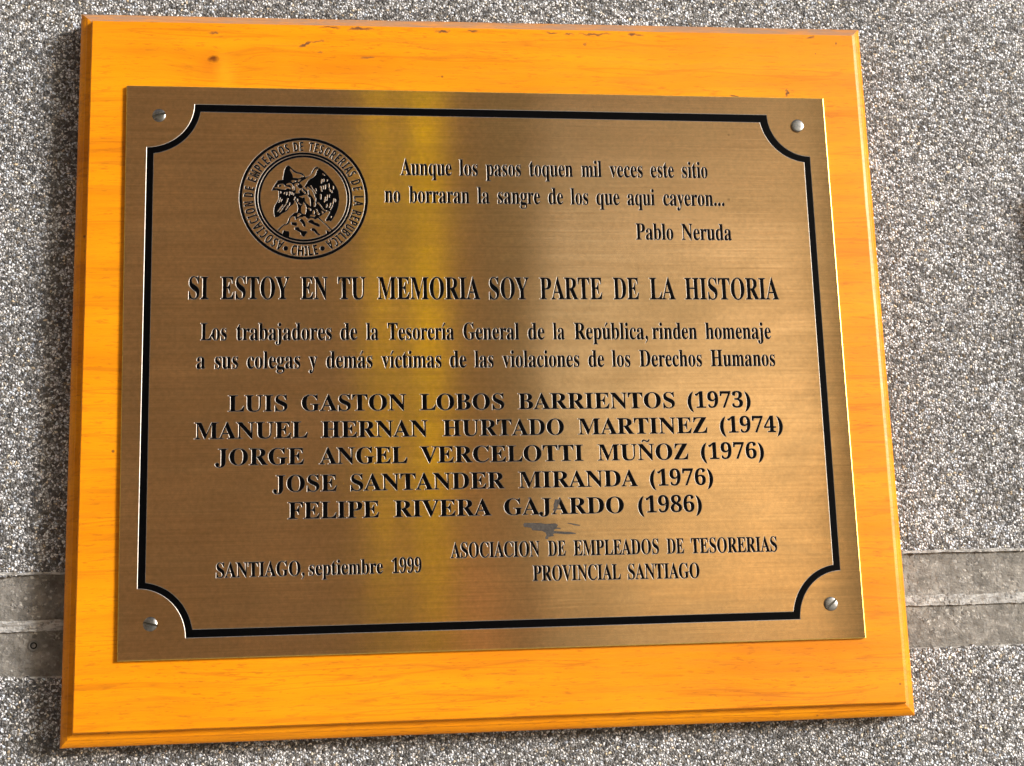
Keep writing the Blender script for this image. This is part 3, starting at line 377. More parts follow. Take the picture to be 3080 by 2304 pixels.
BIRD = ['-10912 8590 -10858 8741 -10787 8868 -10704 8995 -10644 9096 -10585 9153 -10466 9167 -10358 9174 -10346 9301 -10310 9529 -10274 9707 -10226 9808 -10154 9911 -10095 9943 -10035 9924 -9916 9811 -9796 9698 -9653 9611 -9510 9574 -9390 9537 -9307 9462 -9247 9361 -9212 9323 -9153 9361 -9033 9413 -8937 9515 -8888 9668 -8815 9783 -8707 9886 -8623 9874 -8515 9811 -8336 9673 -8097 9421 -7859 9118 -7682 8828 -7588 8576 -7555 8234 -7543 8198 -7582 7882 -7668 7554 -7778 7315 -7960 7013 -8007 7012 -8067 7050 -8234 7018 -8258 7049 -8221 7149 -8137 7300 -8052 7439 -8027 7515 -8111 7558 -8195 7514 -8327 7425 -8471 7299 -8543 7261 -8627 7185 -8722 7116 -8806 7134 -8877 7184 -8972 7196 -9067 7158 -9139 7107 -9163 7170 -9210 7220 -9281 7276 -9329 7269 -9365 7219 -9472 7225 -9542 7206 -9637 7155 -9708 7080 -9738 7080 -9744 7142 -9767 7255 -9874 7260 -9945 7204 -9993 7091 -10011 6966 -10077 6866 -10148 6803 -10278 6790 -10349 6727 -10515 6552 -10551 6490 -10633 6558 -10468 6727 -10325 6852 -10290 6877 -10183 6878 -10136 6953 -10088 7053 -10052 7191 -9993 7279 -9898 7354 -9826 7430 -9743 7474 -9672 7481 -9636 7531 -9611 7682 -9635 7820 -9670 7970 -9729 8071 -9771 8083 -9789 7957 -9873 7856 -10016 7755 -10075 7642 -10111 7566 -10230 7490 -10348 7440 -10443 7364 -10538 7263 -10621 7226 -10716 7213 -10751 7237 -10787 7362 -10799 7537 -10787 7713 -10728 7876 -10645 8015 -10585 8128 -10550 8179 -10567 8367 -10549 8416 -10561 8529 -10561 8580 -10656 8623 -10775 8629 -10858 8615|-9950 6974 -9684 6967 -9647 6928 -9647 6819 -9699 6780 -9803 6787 -9936 6849|-9536 7054 -9513 7124 -9446 7155 -9358 7117 -9269 6992 -9225 6837 -9226 6735 -9300 6735 -9366 6805 -9388 6883 -9462 6976|-9136 6977 -9091 7056 -8987 7111 -8853 7080 -8780 6971 -8646 6940 -8513 6840 -8529 6746 -8603 6730 -8751 6792 -8943 6885 -9032 6931|-9774 6694 -9685 6726 -9581 6726 -9493 6586 -9345 6525 -9182 6517 -9138 6448 -9227 6338 -9287 6214 -9361 6221 -9464 6322 -9479 6415 -9626 6508 -9774 6585|-8974 6619 -8915 6674 -8811 6682 -8708 6589 -8619 6449 -8501 6341 -8531 6286 -8650 6309 -8738 6387 -8827 6495 -8960 6542|-10372 6397 -10335 6537 -10261 6552 -10202 6522 -10055 6514 -10025 6398 -10033 6212 -10262 6257|-8233 6544 -8173 6568 -8085 6506 -7966 6514 -7876 6499 -8175 6311 -8197 6404|-8644 7276 -8541 7230 -8334 6981 -8171 6857 -7935 6608 -7846 6608 -7891 6514 -7965 6545 -8069 6623 -8202 6778 -8334 6918 -8541 7105 -8630 7183', '-9999 9760 -9916 9697 -9821 9584 -9713 9534 -9570 9497 -9450 9460 -9331 9373 -9343 9341 -9427 9346 -9487 9295 -9583 9269 -9726 9287 -9833 9292 -9857 9431 -9892 9520 -9976 9646|-10775 8767 -10620 8781 -10620 8869 -10585 8920 -10466 8959 -10347 8960 -10263 8897 -10240 8834 -10109 8810 -10025 8785 -9954 8735 -9990 8697 -10073 8728 -10168 8734 -10228 8670 -10406 8682 -10585 8731 -10704 8736|-10168 8923 -10144 8974 -10037 9006 -9941 8988 -9882 8925 -9846 8837 -9859 8723 -9835 8673 -9811 8736 -9835 8837 -9799 8850 -9775 8762 -9763 8674 -9811 8623 -9883 8648 -9918 8748 -9942 8862 -9989 8912 -10073 8918 -10144 8898|-9929 9114 -9870 9153 -9774 9160 -9708 9129 -9726 9078 -9798 9084 -9858 9033|-9619 9130 -9559 9193 -9451 9207 -9511 9143 -9577 9092|-9775 8926 -9715 8990 -9619 9016 -9560 8978 -9584 8915 -9667 8952 -9644 8851 -9560 8751 -9513 8713 -9465 8726 -9489 8663 -9573 8612 -9525 8499 -9585 8486 -9704 8485 -9698 8636 -9727 8800|-9465 8739 -9405 8739 -9346 8626 -9227 8514 -9251 8463 -9323 8513 -9418 8613|-9501 9017 -9417 9106 -9177 9247 -8997 9413 -8865 9541 -8792 9682 -8720 9759 -8588 9766 -8648 9683 -8697 9568 -8745 9441 -8842 9326 -8998 9236 -9094 9159 -9166 9045 -9227 8918 -9281 8841 -9346 8828 -9406 8916|-9394 8790 -9299 8822 -9227 8766 -9168 8691 -9131 8830 -9024 8755 -8893 8617 -8822 8479 -8775 8315 -8716 8202 -8717 8063 -8777 8050 -8824 8201 -8907 8327 -9002 8414 -9013 8540 -9049 8654 -9096 8653 -9109 8565 -9085 8414 -9145 8363 -9217 8425 -9121 8476 -9121 8577 -9240 8678 -9347 8753|-9539 8311 -9420 8337 -9265 8401 -9145 8358 -9110 8339 -9074 8264 -9015 8251 -8992 8025 -8981 7874 -8993 7811 -9088 7898 -9195 7998 -9254 8099 -9253 8212 -9301 8300 -9373 8236|-8813 8013 -8753 8026 -8730 7913 -8766 7787 -8826 7774 -8814 7875|-9326 8023 -9267 7910 -9196 7747 -9209 7546 -9233 7395 -9304 7395 -9411 7444 -9447 7545 -9434 7746 -9374 7872|-9636 7343 -9600 7406 -9541 7438 -9458 7382 -9482 7344 -9529 7350 -9601 7268 -9649 7243|-9007 7284 -8971 7359 -8888 7353 -8721 7335 -8817 7247 -8900 7284|-8876 7397 -8875 7523 -8839 7604 -8792 7523 -8798 7397|-8743 7674 -8683 7649 -8625 7511 -8565 7436 -8566 7361 -8649 7386 -8684 7511|-8675 8014 -8586 7990 -8491 7889 -8432 7776 -8314 7626 -8194 7589 -8207 7539 -8314 7588 -8432 7701 -8527 7851|-8457 7537 -8409 7563 -8350 7463 -8398 7425|-9124 7697 -9077 7722 -8970 7673 -8970 7572 -9018 7572 -9029 7635|-8447 9219 -8420 9234 -8399 9212 -8409 9109 -8433 9009 -8457 8994 -8475 9016 -8468 9118|-8359 9229 -8333 9250 -8306 9229 -8300 9166 -8311 9102 -8334 9081 -8357 9102 -8366 9165|-8186 9192 -8159 9213 -8133 9192 -8126 9161 -8136 9129 -8160 9108 -8183 9129 -8192 9160|-8502 8842 -8483 8865 -8457 8853 -8425 8721 -8407 8587 -8423 8565 -8447 8578 -8481 8708|-8373 8872 -8354 8890 -8333 8876 -8323 8794 -8325 8711 -8341 8693 -8360 8708 -8373 8789|-8271 8925 -8251 8941 -8231 8925 -8226 8818 -8235 8710 -8253 8694 -8270 8710 -8277 8817|-8101 8988 -8078 9009 -8053 8992 -8041 8891 -8045 8789 -8065 8768 -8087 8786 -8101 8886|-8065 8709 -8049 8736 -8020 8727 -7994 8669 -7982 8606 -7995 8580 -8021 8590 -8050 8647|-7951 8630 -7929 8647 -7908 8630 -7903 8577 -7911 8523 -7930 8506 -7949 8522 -7957 8576|-7882 8863 -7863 8881 -7841 8867 -7831 8791 -7833 8715 -7850 8697 -7868 8711 -7881 8787|-8500 8431 -8475 8449 -8452 8430 -8450 8304 -8462 8178 -8484 8159 -8504 8178 -8509 8305|-8382 9495 -8382 9515 -8364 9521 -8314 9486 -8269 9444 -8268 9425 -8286 9421 -8337 9454|-8990 8872 -8983 8893 -8961 8892 -8904 8806 -8856 8714 -8862 8694 -8882 8697 -8940 8781|-8861 8670 -8853 8693 -8829 8691 -8766 8593 -8712 8489 -8719 8466 -8741 8470 -8806 8566|-8742 8726 -8729 8745 -8709 8737 -8687 8675 -8676 8610 -8686 8593 -8705 8601 -8728 8662|-8269 8298 -8246 8310 -8229 8290 -8249 8157 -8282 8026 -8302 8014 -8316 8032 -8299 8166|-8173 8399 -8151 8412 -8133 8393 -8147 8247 -8173 8103 -8193 8090 -8208 8108 -8197 8254|-8070 8404 -8050 8418 -8032 8402 -8030 8342 -8041 8282 -8059 8268 -8074 8284 -8078 8344|-7850 8213 -7828 8224 -7811 8205 -7834 8058 -7870 7915 -7890 7903 -7904 7922 -7883 8068|-7915 7863 -7894 7867 -7884 7847 -7932 7732 -7989 7621 -8008 7616 -8016 7635 -7970 7751|-7779 8184 -7759 8200 -7739 8184 -7734 8115 -7742 8045 -7760 8029 -7778 8045 -7785 8114|-8007 7975 -7983 7983 -7969 7961 -8001 7846 -8045 7735 -8067 7726 -8078 7747 -8049 7863|-8194 7908 -8171 7919 -8154 7900 -8165 7823 -8188 7749 -8208 7737 -8222 7756 -8214 7833|-7982 7293 -7960 7303 -7945 7284 -7950 7245 -7966 7209 -7986 7199 -7998 7217 -7996 7257|-10477 8569 -10459 8581 -10443 8567 -10442 8522 -10451 8479 -10467 8466 -10481 8481 -10484 8525|-10279 8524 -10260 8531 -10249 8514 -10257 8474 -10274 8438 -10292 8431 -10301 8448 -10295 8488|-10174 8534 -10155 8546 -10140 8530 -10145 8454 -10160 8379 -10177 8367 -10190 8383 -10187 8459|-10026 8561 -10006 8573 -9990 8556 -9998 8455 -10016 8355 -10034 8343 -10048 8359 -10042 8460|-9924 8536 -9905 8548 -9890 8532 -9892 8475 -9904 8419 -9920 8407 -9934 8422 -9934 8480|-9833 8473 -9816 8484 -9802 8470 -9805 8419 -9817 8369 -9831 8359 -9843 8372 -9843 8424|-10123 8213 -10099 8222 -10085 8200 -10119 8078 -10165 7961 -10186 7952 -10198 7973 -10166 8095|-10216 7913 -10199 7912 -10195 7895 -10258 7811 -10327 7733 -10343 7732 -10345 7748 -10283 7834|-10375 7703 -10351 7702 -10345 7678 -10419 7574 -10502 7478 -10523 7477 -10527 7500 -10456 7605|-10373 7876 -10352 7876 -10347 7855 -10469 7683 -10598 7517 -10617 7516 -10620 7535 -10500 7709|-10033 7984 -10013 7995 -9997 7978 -10005 7908 -10024 7840 -10042 7828 -10055 7845 -10049 7916|-10114 7826 -10092 7830 -10083 7808 -10133 7705 -10192 7608 -10212 7603 -10220 7624 -10172 7728|-10479 8247 -10463 8252 -10454 8237 -10498 8109 -10551 7986 -10565 7980 -10572 7995 -10529 8122|-10407 8172 -10391 8177 -10383 8162 -10407 8091 -10438 8024 -10452 8019 -10459 8033 -10437 8104|-9769 8290 -9749 8297 -9736 8279 -9756 8196 -9786 8116 -9804 8107 -9815 8125 -9797 8209|-9666 8182 -9647 8200 -9626 8187 -9615 8124 -9617 8061 -9633 8043 -9652 8057 -9665 8119|-9598 7954 -9598 7979 -9576 7987 -9514 7948 -9458 7898 -9456 7875 -9478 7869 -9541 7907', '-10573 8895 -10478 8921 -10406 8909 -10430 8833 -10502 8782 -10573 8819']
SMEAR = [[[11.9, -82.88], [12.25, -82.34], [15.35, -82.3], [20.66, -82.52], [23.08, -83.01], [27.54, -82.78], [28.84, -83.46], [28.82, -84.01], [28.13, -84.77], [30.34, -85.14], [30.1, -85.58], [27.65, -85.52], [26.75, -86.05], [27.17, -86.5], [30.72, -86.8], [35.16, -87.12], [37.8, -87.83], [37.34, -88.15], [34.22, -88.3], [31.55, -88.13], [26.91, -87.7], [26.22, -88.24], [26.87, -88.69], [26.19, -89.11], [24.18, -89.29], [23.7, -90.37], [22.59, -90.35], [22.4, -89.47], [23.1, -88.61], [22.71, -87.28], [20.96, -86.37], [18.09, -86.09], [16.11, -85.82], [15.71, -84.72], [12.19, -84.21]], [[32.88, -82.78], [34.22, -82.7], [37.1, -83.2], [39.97, -83.92], [39.73, -84.24], [37.51, -84.09], [34.86, -83.26]], [[27.87, -71.09], [29.77, -71.12], [31.02, -70.44], [29.66, -73.78], [28.01, -77.28], [26.45, -76.32], [27.15, -75.27], [27.11, -73.51], [27.6, -72.41]], [[14.44, -69.95], [15.78, -69.8], [16.1, -70.09], [15.52, -71.07], [14.65, -70.39]]]
WEAR = [(-137.67, 170.7, 2.35, 0.5, -5, 0.7), (-91.97, 165.13, 2.69, 0.59, 28, 0.8), (-85.88, 166.89, 2.02, 0.5, 12, 0.6), (-84.4, 161.47, 1.34, 0.34, 10, 0.5), (-79.74, 174.7, 3.7, 0.42, 3, 0.8), (-64.27, 174.3, 4.7, 0.59, 2, 0.8), (-59.86, 158.67, 2.69, 0.59, 5, 0.6), (-21.55, 173.58, 2.69, 0.5, 0, 0.9), (-5.94, 174.29, 2.18, 0.5, 0, 0.9), (36.03, 174.27, 2.02, 0.42, 3, 0.8), (44.83, 173.71, 2.35, 0.42, 3, 0.7), (58.82, 174.01, 6.72, 0.42, 3, 0.7), (77.68, 174.23, 1.51, 0.67, 0, 0.8), (81.78, 173.94, 2.02, 0.67, 0, 0.7), (53.28, 168.85, 0.5, 0.84, 0, 0.5), (175.97, 175.0, 1.68, 0.5, 5, 0.7), (189.7, 171.29, 0.76, 0.5, 30, 0.9), (178.36, 165.16, 0.42, 0.34, 0, 0.8), (160.81, 142.63, 0.37, 2.52, -22, 0.8), (132.27, 140.68, 2.02, 0.5, -15, 0.8)]

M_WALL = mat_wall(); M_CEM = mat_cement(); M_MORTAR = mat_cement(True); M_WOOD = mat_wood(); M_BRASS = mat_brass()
M_BLACK = mat_simple('black enamel fill', (0.0009, 0.0009, 0.0012), 0.45, spec=0.03)
M_ETCH = mat_simple('etched brass edge', (0.44, 0.41, 0.38), 0.54, metal=1.0, nz=700)
M_STEEL = mat_simple('worn zinc steel', (0.24, 0.24, 0.235), 0.34, metal=1.0, nz=900, var=0.35)
M_SLOT = mat_simple('dark screw slot', (0.05, 0.045, 0.035), 0.5, metal=0.6, nz=900)  # slot floor coloured darker than the head so the slot shows
M_SMEAR = mat_simple('grey paint smear', (0.055, 0.049, 0.045), 0.7, nz=900, var=0.5, spec=0.15)
M_PLUG = mat_simple('grey plastic plug', (0.13, 0.125, 0.12), 0.6)
M_HOLE = mat_simple('dark hole', (0.012, 0.011, 0.010), 0.9)
M_PAVE = mat_simple('paving stone', (0.46, 0.43, 0.38), 0.85, nz=3)
M_FACADE = mat_simple('brown facade', (0.88, 0.68, 0.49), 0.8, nz=1.5, var=0.15)
M_PALE = mat_simple('pale cream facade', (0.85, 0.75, 0.55), 0.8, nz=1.5, var=0.1)
def mat_added_sheet():  # material of the sheets added for the yellow bands
    M = Mat('added yellow translucent sheet')
    tr = M.n('BsdfTranslucent'); tr.inputs[0].default_value = (0.84, 0.84, 0.03, 1)
    M.out(**{'Base Color': (0.80, 0.58, 0.03), 'Roughness': 0.8})
    mx = M.n('MixShader'); mx.inputs[0].default_value = 0.75
    M.l(M.b.outputs[0], mx.inputs[1]); M.l(tr.outputs[0], mx.inputs[2])
    M.l(mx.outputs[0], M.t.nodes['Material Output'].inputs['Surface'])
    return M.m
M_YELLOW = mat_added_sheet()

# ------------------------------------------------------------------ wall
WY = 24.0        # distance of the wall's face behind the brass face, mm
def wall_piece(z_lo, z_hi, y, jag_lo, jag_hi, xs, seed, lip=0.0):
    """one strip of the wall's face in mm relative to the plaque: irregular edges and returns into the recess"""
    rnd = random.Random(seed)
    def edge(z, jag):
        out = []; d = 0.0
        for x in xs:
            d = 0.55 * d + rnd.gauss(0, jag)
            out.append((x, z + d))
        return out
    lo = edge(z_lo, jag_lo); hi = edge(z_hi, jag_hi)
    V = []; F = []
    n = len(xs)
    for k, (pts, yy, dz) in enumerate(((lo, y + 5.0, 0.0), (lo, y, 0.0), (hi, y, 0.0), (hi, y + 5.0, 0.0))):
        for (x, z) in pts:
            V.append((x * MM, yy * MM, (z + dz) * MM))
    for r in range(3):
        for i in range(n - 1):
            a = r * n + i
            F.append((a, a + 1, a + n + 1, a + n))
    return V, F
xs = [-5000.0, -1200.0] + [x * 1.3 - 300 for x in range(0, 510)] + [1200.0, 5000.0]
wall_root_pieces = [
    (-99.6, 2600.0, WY, 0.50, 0.0, 3),
    (-Z0 * 1000, -148.4, WY, 0.0, 0.50, 7)]
V = []; F = []
for (a, b, y, jl, jh, sdd) in wall_root_pieces:
    v, f = wall_piece(a, b, y, jl, jh, xs, sdd)
    o = len(V); V += v; F += [tuple(i + o for i in q) for q in f]
wall = link('stone_wall', mesh('stone_wall', V, F), M_WALL, loc=(0, 0, Z0))
tag(wall, 'grey and white speckled washed aggregate wall behind the wooden board', 'wall')
for (zl, zh, nm) in ((-123.0, -97.5, 'smooth upper cement band'), (-150.5, -124.5, 'smooth lower cement band with a plugged hole')):
    nx = 60
    gx = [-5000.0, -700.0] + [-320 + i * 11.0 for i in range(nx)] + [700.0, 5000.0]
    V = []; F = []
    for j, z in enumerate((zl, (zl + zh) / 2, zh)):
        for x in gx:
            V.append((x * MM, (WY + 1.9) * MM, z * MM))
    m_ = len(gx)
    for j in range(2):
        for i in range(m_ - 1):
            F.append((j * m_ + i, j * m_ + i + 1, (j + 1) * m_ + i + 1, (j + 1) * m_ + i))
    b_ = link('cement_band', mesh('cement_band', V, F), M_CEM, parent=wall)
    tag(b_, nm)

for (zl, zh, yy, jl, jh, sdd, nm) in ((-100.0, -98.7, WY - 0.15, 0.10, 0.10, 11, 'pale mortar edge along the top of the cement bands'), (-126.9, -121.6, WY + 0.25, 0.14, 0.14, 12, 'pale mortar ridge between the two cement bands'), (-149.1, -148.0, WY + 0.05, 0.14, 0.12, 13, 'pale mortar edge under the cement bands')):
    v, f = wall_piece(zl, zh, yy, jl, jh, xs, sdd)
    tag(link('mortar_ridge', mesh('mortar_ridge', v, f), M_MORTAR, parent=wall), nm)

# ------------------------------------------------------------------ wooden board
BY = 2.0
PROF = [(-0.25, 0.0), (0.05, 0.10), (0.25, 0.45), (0.95, 4.0), (1.25, 4.4), (2.4, 4.75), (3.3, 4.95), (3.6, 5.1), (3.9, 5.45), (4.9, 5.95), (5.9, 6.7), (6.7, 7.6), (7.05, 8.2), (7.2, 8.7), (7.2, 20.5)]
corner_dir = [(-1, 1), (1, 1), (1, -1), (-1, -1)]
def ring_loop(o, y, wob=None):
    pts = []
    for (cx, cz), (dx, dz) in zip(WOOD, corner_dir):
        pts.append(((cx + dx * o) * MM, (BY + y) * MM, (cz + dz * o) * MM))
    return pts
V = ring_loop(*PROF[0]); board_faces = [(3, 2, 1, 0)]
board = link('wooden_board', mesh('wooden_board', V, board_faces), M_WOOD, loc=(0, 0, Z0))
tag(board, 'orange varnished wooden board with a moulded edge, mounted on the speckled wall', 'board')
SEG = 40
V = []; F = []
for pi, (o, y) in enumerate(PROF):
    c4 = ring_loop(o, y)
    for s in range(4):
        a = Vector(c4[s]); b = Vector(c4[(s + 1) % 4])
        for i in range(SEG):
            p = a.lerp(b, i / SEG)
            # slight handling wear along the arris and the ledge
            if 0 < pi < len(PROF) - 1 and i:
                k = noise.noise(Vector((p.x * 60, p.z * 60, pi * 0.3 + s * 9))) * 0.10 * MM
                p = p + Vector((0, k + 0.05 * MM, 0))
            V.append(p)
L = 4 * SEG
for pi in range(len(PROF) - 1):
    for i in range(L):
        j = (i + 1) % L
        F.append((pi * L + i, pi * L + j, (pi + 1) * L + j, (pi + 1) * L + i))
me = mesh('moulded_edge', V, F)
bm = bmesh.new(); bm.from_mesh(me); bmesh.ops.recalc_face_normals(bm, faces=bm.faces)
if sum(f.normal.y for f in bm.faces) > 0: bmesh.ops.reverse_faces(bm, faces=bm.faces)
bm.to_mesh(me); bm.free()
edge = link('moulded_edge', me, M_WOOD, parent=board)

# ------------------------------------------------------------------ lettering outlines, all in millimetres
def dec(s, k=1.0):
    out = []
    for c in s.split('|'):
        n = [float(v) * k for v in c.split()]
        out.append(list(zip(n[0::2], n[1::2])))
    return out
def circ(x, y, rx, ry, n=14):
    return [(x + rx * math.cos(i / n * 2 * PI_), y + ry * math.sin(i / n * 2 * PI_)) for i in range(n)]
PI_ = math.pi
FONT = {k: (a, dec(s)) for k, (a, s) in SERIF.items()}
SFONT = {k: (a, dec(s)) for k, (a, s) in SANS.items()}
CAP = max(y for c in FONT['H'][1] for x, y in c)
SCAP = max(y for c in SFONT['H'][1] for x, y in c)
XH = max(y for c in FONT['u'][1] for x, y in c)
def bounds(cs):
    xs_ = [x for c in cs for x, y in c]
    return min(xs_), max(xs_)
def accent(cx, y):
    return [(cx - 60, y), (cx - 28, y), (cx + 110, y + 118), (cx + 92, y + 165), (cx + 40, y + 165)]
for ch, b in (('á', 'a'), ('é', 'e'), ('ú', 'u'), ('í', 'i')):
    a, cs = FONT[b]
    if b == 'i':
        cs = sorted(cs, key=lambda c: min(y for x, y in c))[:1]
    x0, x1 = bounds(cs)
    FONT[ch] = (a, list(cs) + [accent((x0 + x1) / 2 - 12, XH + 62)])
a, cs = FONT['N']; x0, x1 = bounds(cs); cx = (x0 + x1) / 2
til = [(-165, 60), (-140, 120), (-95, 150), (-45, 140), (30, 100), (70, 92), (105, 108), (130, 150), (165, 150), (145, 80), (105, 40), (55, 36), (-40, 84), (-85, 88), (-115, 72), (-135, 36), (-165, 36)]
FONT['Ñ'] = (a, list(cs) + [[(cx + x, CAP + 42 + y) for x, y in til]])
FONT['.'] = (260, [circ(125, 72, 78, 78)])
FONT[','] = (260, [[(50, 70), (70, 130), (125, 152), (185, 125), (205, 55), (185, -30), (130, -110), (60, -160), (50, -140), (110, -80), (135, -20), (120, 0), (80, 15)]])
def paren(s):
    n = 12; o = []
    for i in range(n + 1):
        t = -1 + 2 * i / n
        o.append((s * (300 - 255 * (1 - t * t) ** 0.75), 255 + t * 455))
    for i in range(n, -1, -1):
        t = -1 + 2 * i / n
        if abs(t) < 1: o.append((s * (315 - 118 * (1 - t * t) ** 0.8), 255 + t * 430))
    return o
FONT['('] = (345, [[(x, y) for x, y in paren(1)]])
FONT[')'] = (345, [[(x + 345, y) for x, y in paren(-1)]])

def embolden(c, ex, ey):
    """outline (clockwise outside, counter-clockwise inside) moved outwards by ex, ey font units"""
    out = []; n = len(c)
    for i in range(n):
        a, b, d = Vector(c[i - 1]), Vector(c[i]), Vector(c[(i + 1) % n])
        e1 = (b - a); e2 = (d - b)
        if e1.length < 1e-6 or e2.length < 1e-6: out.append(c[i]); continue
        e1.normalize(); e2.normalize()
        m = Vector((-e1.y, e1.x)) + Vector((-e2.y, e2.x))
        if m.length < 0.4: out.append(c[i]); continue
        m = m / m.length * min(1.4, 2.0 / m.length)
        out.append((c[i][0] + m.x * ex, c[i][1] + m.y * ey))
    return out
def clockwise(c):
    ar = sum(c[i - 1][0] * c[i][1] - c[i][0] * c[i - 1][1] for i in range(len(c)))
    return c[::-1] if ar > 0 else c
for ch in '.,()':
    FONT[ch] = (FONT[ch][0], [clockwise(c) for c in FONT[ch][1]])
for ch in 'áéúíÑ':
    FONT[ch] = (FONT[ch][0], FONT[ch][1][:-1] + [clockwise(FONT[ch][1][-1])])
shapes = []        # (part key, glyph key, contour)
part_spec = {}     # part key -> (wall width, depth)
gid = 0
for li, (h, words) in enumerate(LINES):
    key = ('line', li)
    part_spec[key] = (0.11, 0.06)
    sy = h / CAP
    for (txt, xa, ya, xb, yb) in words:
        pen = 0; gl = []
        for ch in txt:
            adv, cs = FONT[ch]
            gl.append([[(x + pen, y) for x, y in c] for c in cs])
            pen += adv
        mn = min(bounds(g)[0] for g in gl); mx = max(bounds(g)[1] for g in gl)
        d = Vector((xb - xa, yb - ya)); w_ = d.length; d.normalize(); nrm = Vector((-d.y, d.x))
        sx = w_ / (mx - mn)
        for g in gl:
            gid += 1
            for c in g:
                c = embolden(c, 0.21 / sx, 0.10 / sy)
                shapes.append((key, gid, [(xa + d.x * (x - mn) * sx + nrm.x * y * sy, ya + d.y * (x - mn) * sx + nrm.y * y * sy) for x, y in c]))
# border line with scooped corners
key = ('border',); part_spec[key] = (0.20, 0.11)
def border_loop(which):
    loop = []
    for cn, (sxx, szz) in (('TL', (1, -1)), ('TR', (-1, -1)), ('BR', (-1, 1)), ('BL', (1, 1))):
        h_o, v_o, h_i, v_i = BORDER[cn]
        C_ = (v_o[0], h_o[1]); rx = abs(h_o[0] - C_[0]); rz = abs(v_o[1] - C_[1]); k = rx / rz
        if which == 0:
            arc = [(C_[0] + sxx * rx * math.cos(t), C_[1] + szz * rz * math.sin(t)) for t in [i / 16 * PI_ / 2 for i in range(17)]]
        else:
            dx0, dz0 = abs(h_i[0] - C_[0]), abs(h_i[1] - C_[1]) * k
            dx1, dz1 = abs(v_i[0] - C_[0]), abs(v_i[1] - C_[1]) * k
            r0, r1 = math.hypot(dx0, dz0), math.hypot(dx1, dz1)
            t0, t1 = math.atan2(dz0, dx0), math.atan2(dz1, dx1)
            arc = []
            for i in range(17):
                u = i / 16; t = t0 + (t1 - t0) * u; r = r0 + (r1 - r0) * u
                arc.append((C_[0] + sxx * r * math.cos(t), C_[1] + szz * r * math.sin(t) / k))
        if cn in ('TL', 'BR'): arc = arc[::-1]
        loop += arc
    return loop
gid += 1
shapes.append((key, gid, border_loop(0))); shapes.append((key, gid, border_loop(1)))
# emblem: rings, lettering round them, bird on its rock
EC = (-93.12, 82.23); ER = 31.83
key = ('emblem',); part_spec[key] = (0.08, 0.045)
for r0, r1 in ((1.004, 0.953), (0.759, 0.717), (0.712, 0.670)):
    gid += 1
    for r in (r0, r1):
        shapes.append((key, gid, circ(EC[0], EC[1], ER * r, ER * r, 110)))
key = ('ring text',); part_spec[key] = (0.07, 0.04)
def ring_char(ch, phi, base, hh, flip, cond):
    global gid
    adv, cs = SFONT[ch]; x0, x1 = bounds(cs); mid = (x0 + x1) / 2
    t = R(phi); rad = Vector((math.sin(t), math.cos(t))); tx = Vector((math.cos(t), -math.sin(t)))
    if flip: rad_u, tx = -rad, -tx
    else: rad_u = rad
    o = Vector(EC) + rad * base * ER
    s = hh * ER / SCAP
    gid += 1
    for c in cs:
        c = embolden(c, 0.15 / (s * cond), 0.05 / s)
        shapes.append((key, gid, [tuple(o + tx * (x - mid) * s * cond + rad_u * y * s) for x, y in c]))
for w_, p0, p1 in (('ASOCIACION', 206, 263.5), ('DE', 273.5, 280.5), ('EMPLEADOS', 290.5, 342.5), ('DE', 351.8, 357.8), ('TESORERIAS', 368, 421.7), ('DE', 431.8, 439), ('LA', 449.2, 455.5), ('REPUBLICA', 466.3, 512)):
    wd = [SFONT[c][0] + 60 for c in w_]
    pos = [sum(wd[:i]) + wd[i] / 2 for i in range(len(w_))]
    for i, c in enumerate(w_):
        ring_char(c, p0 + (p1 - p0) * (pos[i] - pos[0]) / (pos[-1] - pos[0]), 0.780, 0.152, False, 0.56)
wd = [SFONT[c][0] + 60 for c in 'CHILE']; pos = [sum(wd[:i]) + wd[i] / 2 for i in range(5)]
for i, c in enumerate('CHILE'):
    ring_char(c, 190.5 + (168 - 190.5) * (pos[i] - pos[0]) / (pos[-1] - pos[0]), 0.938, 0.160, True, 0.62)
for sx_ in (-1, 1):
    gid += 1
    shapes.append((key, gid, circ(EC[0] + sx_ * 0.283 * ER, EC[1] - 0.818 * ER, 1.3, 1.3, 16)))
key = ('bird',); part_spec[key] = (0.07, 0.04)
for kind, s in zip(('black', 'cut', 'pupil'), BIRD):
    for c in dec(s, 0.01):
        gid += 1
        shapes.append((key, kind if kind != 'black' else ('black', gid), c))

# ------------------------------------------------------------------ brass plaque: one constrained triangulation, letters sunk into it
def inset(q, d):
    out = []
    n = len(q)
    for i in range(n):
        a, b, c = Vector(q[i - 1]), Vector(q[i]), Vector(q[(i + 1) % n])
        e1 = (b - a).normalized(); e2 = (c - b).normalized()
        n1 = Vector((e1.y, -e1.x)); n2 = Vector((e2.y, -e2.x))
        m = (n1 + n2); m = m / m.length_squared * 2
        out.append(tuple(b + m * d))
    return out
plate_out = BRASS
plate_in = inset(BRASS, 0.32)
verts = []; faces = []
fmeta = []
def add_face(pts, meta):
    ar = sum(pts[i - 1][0] * pts[i][1] - pts[i][0] * pts[i - 1][1] for i in range(len(pts)))
    if ar < 0: pts = pts[::-1]          # counter-clockwise, as the triangulation needs
    i0 = len(verts)
    verts.extend(Vector(p) for p in pts)
    faces.append(list(range(i0, i0 + len(pts))))
    fmeta.append(meta)
add_face(plate_in, None)
for (k, g, c) in shapes:
    # drop repeated points
    cc = []
    for p in c:
        if not cc or (Vector(p) - Vector(cc[-1])).length > 0.004: cc.append(p)
    if (Vector(cc[0]) - Vector(cc[-1])).length < 0.004: cc.pop()
    add_face(cc, (k, g))
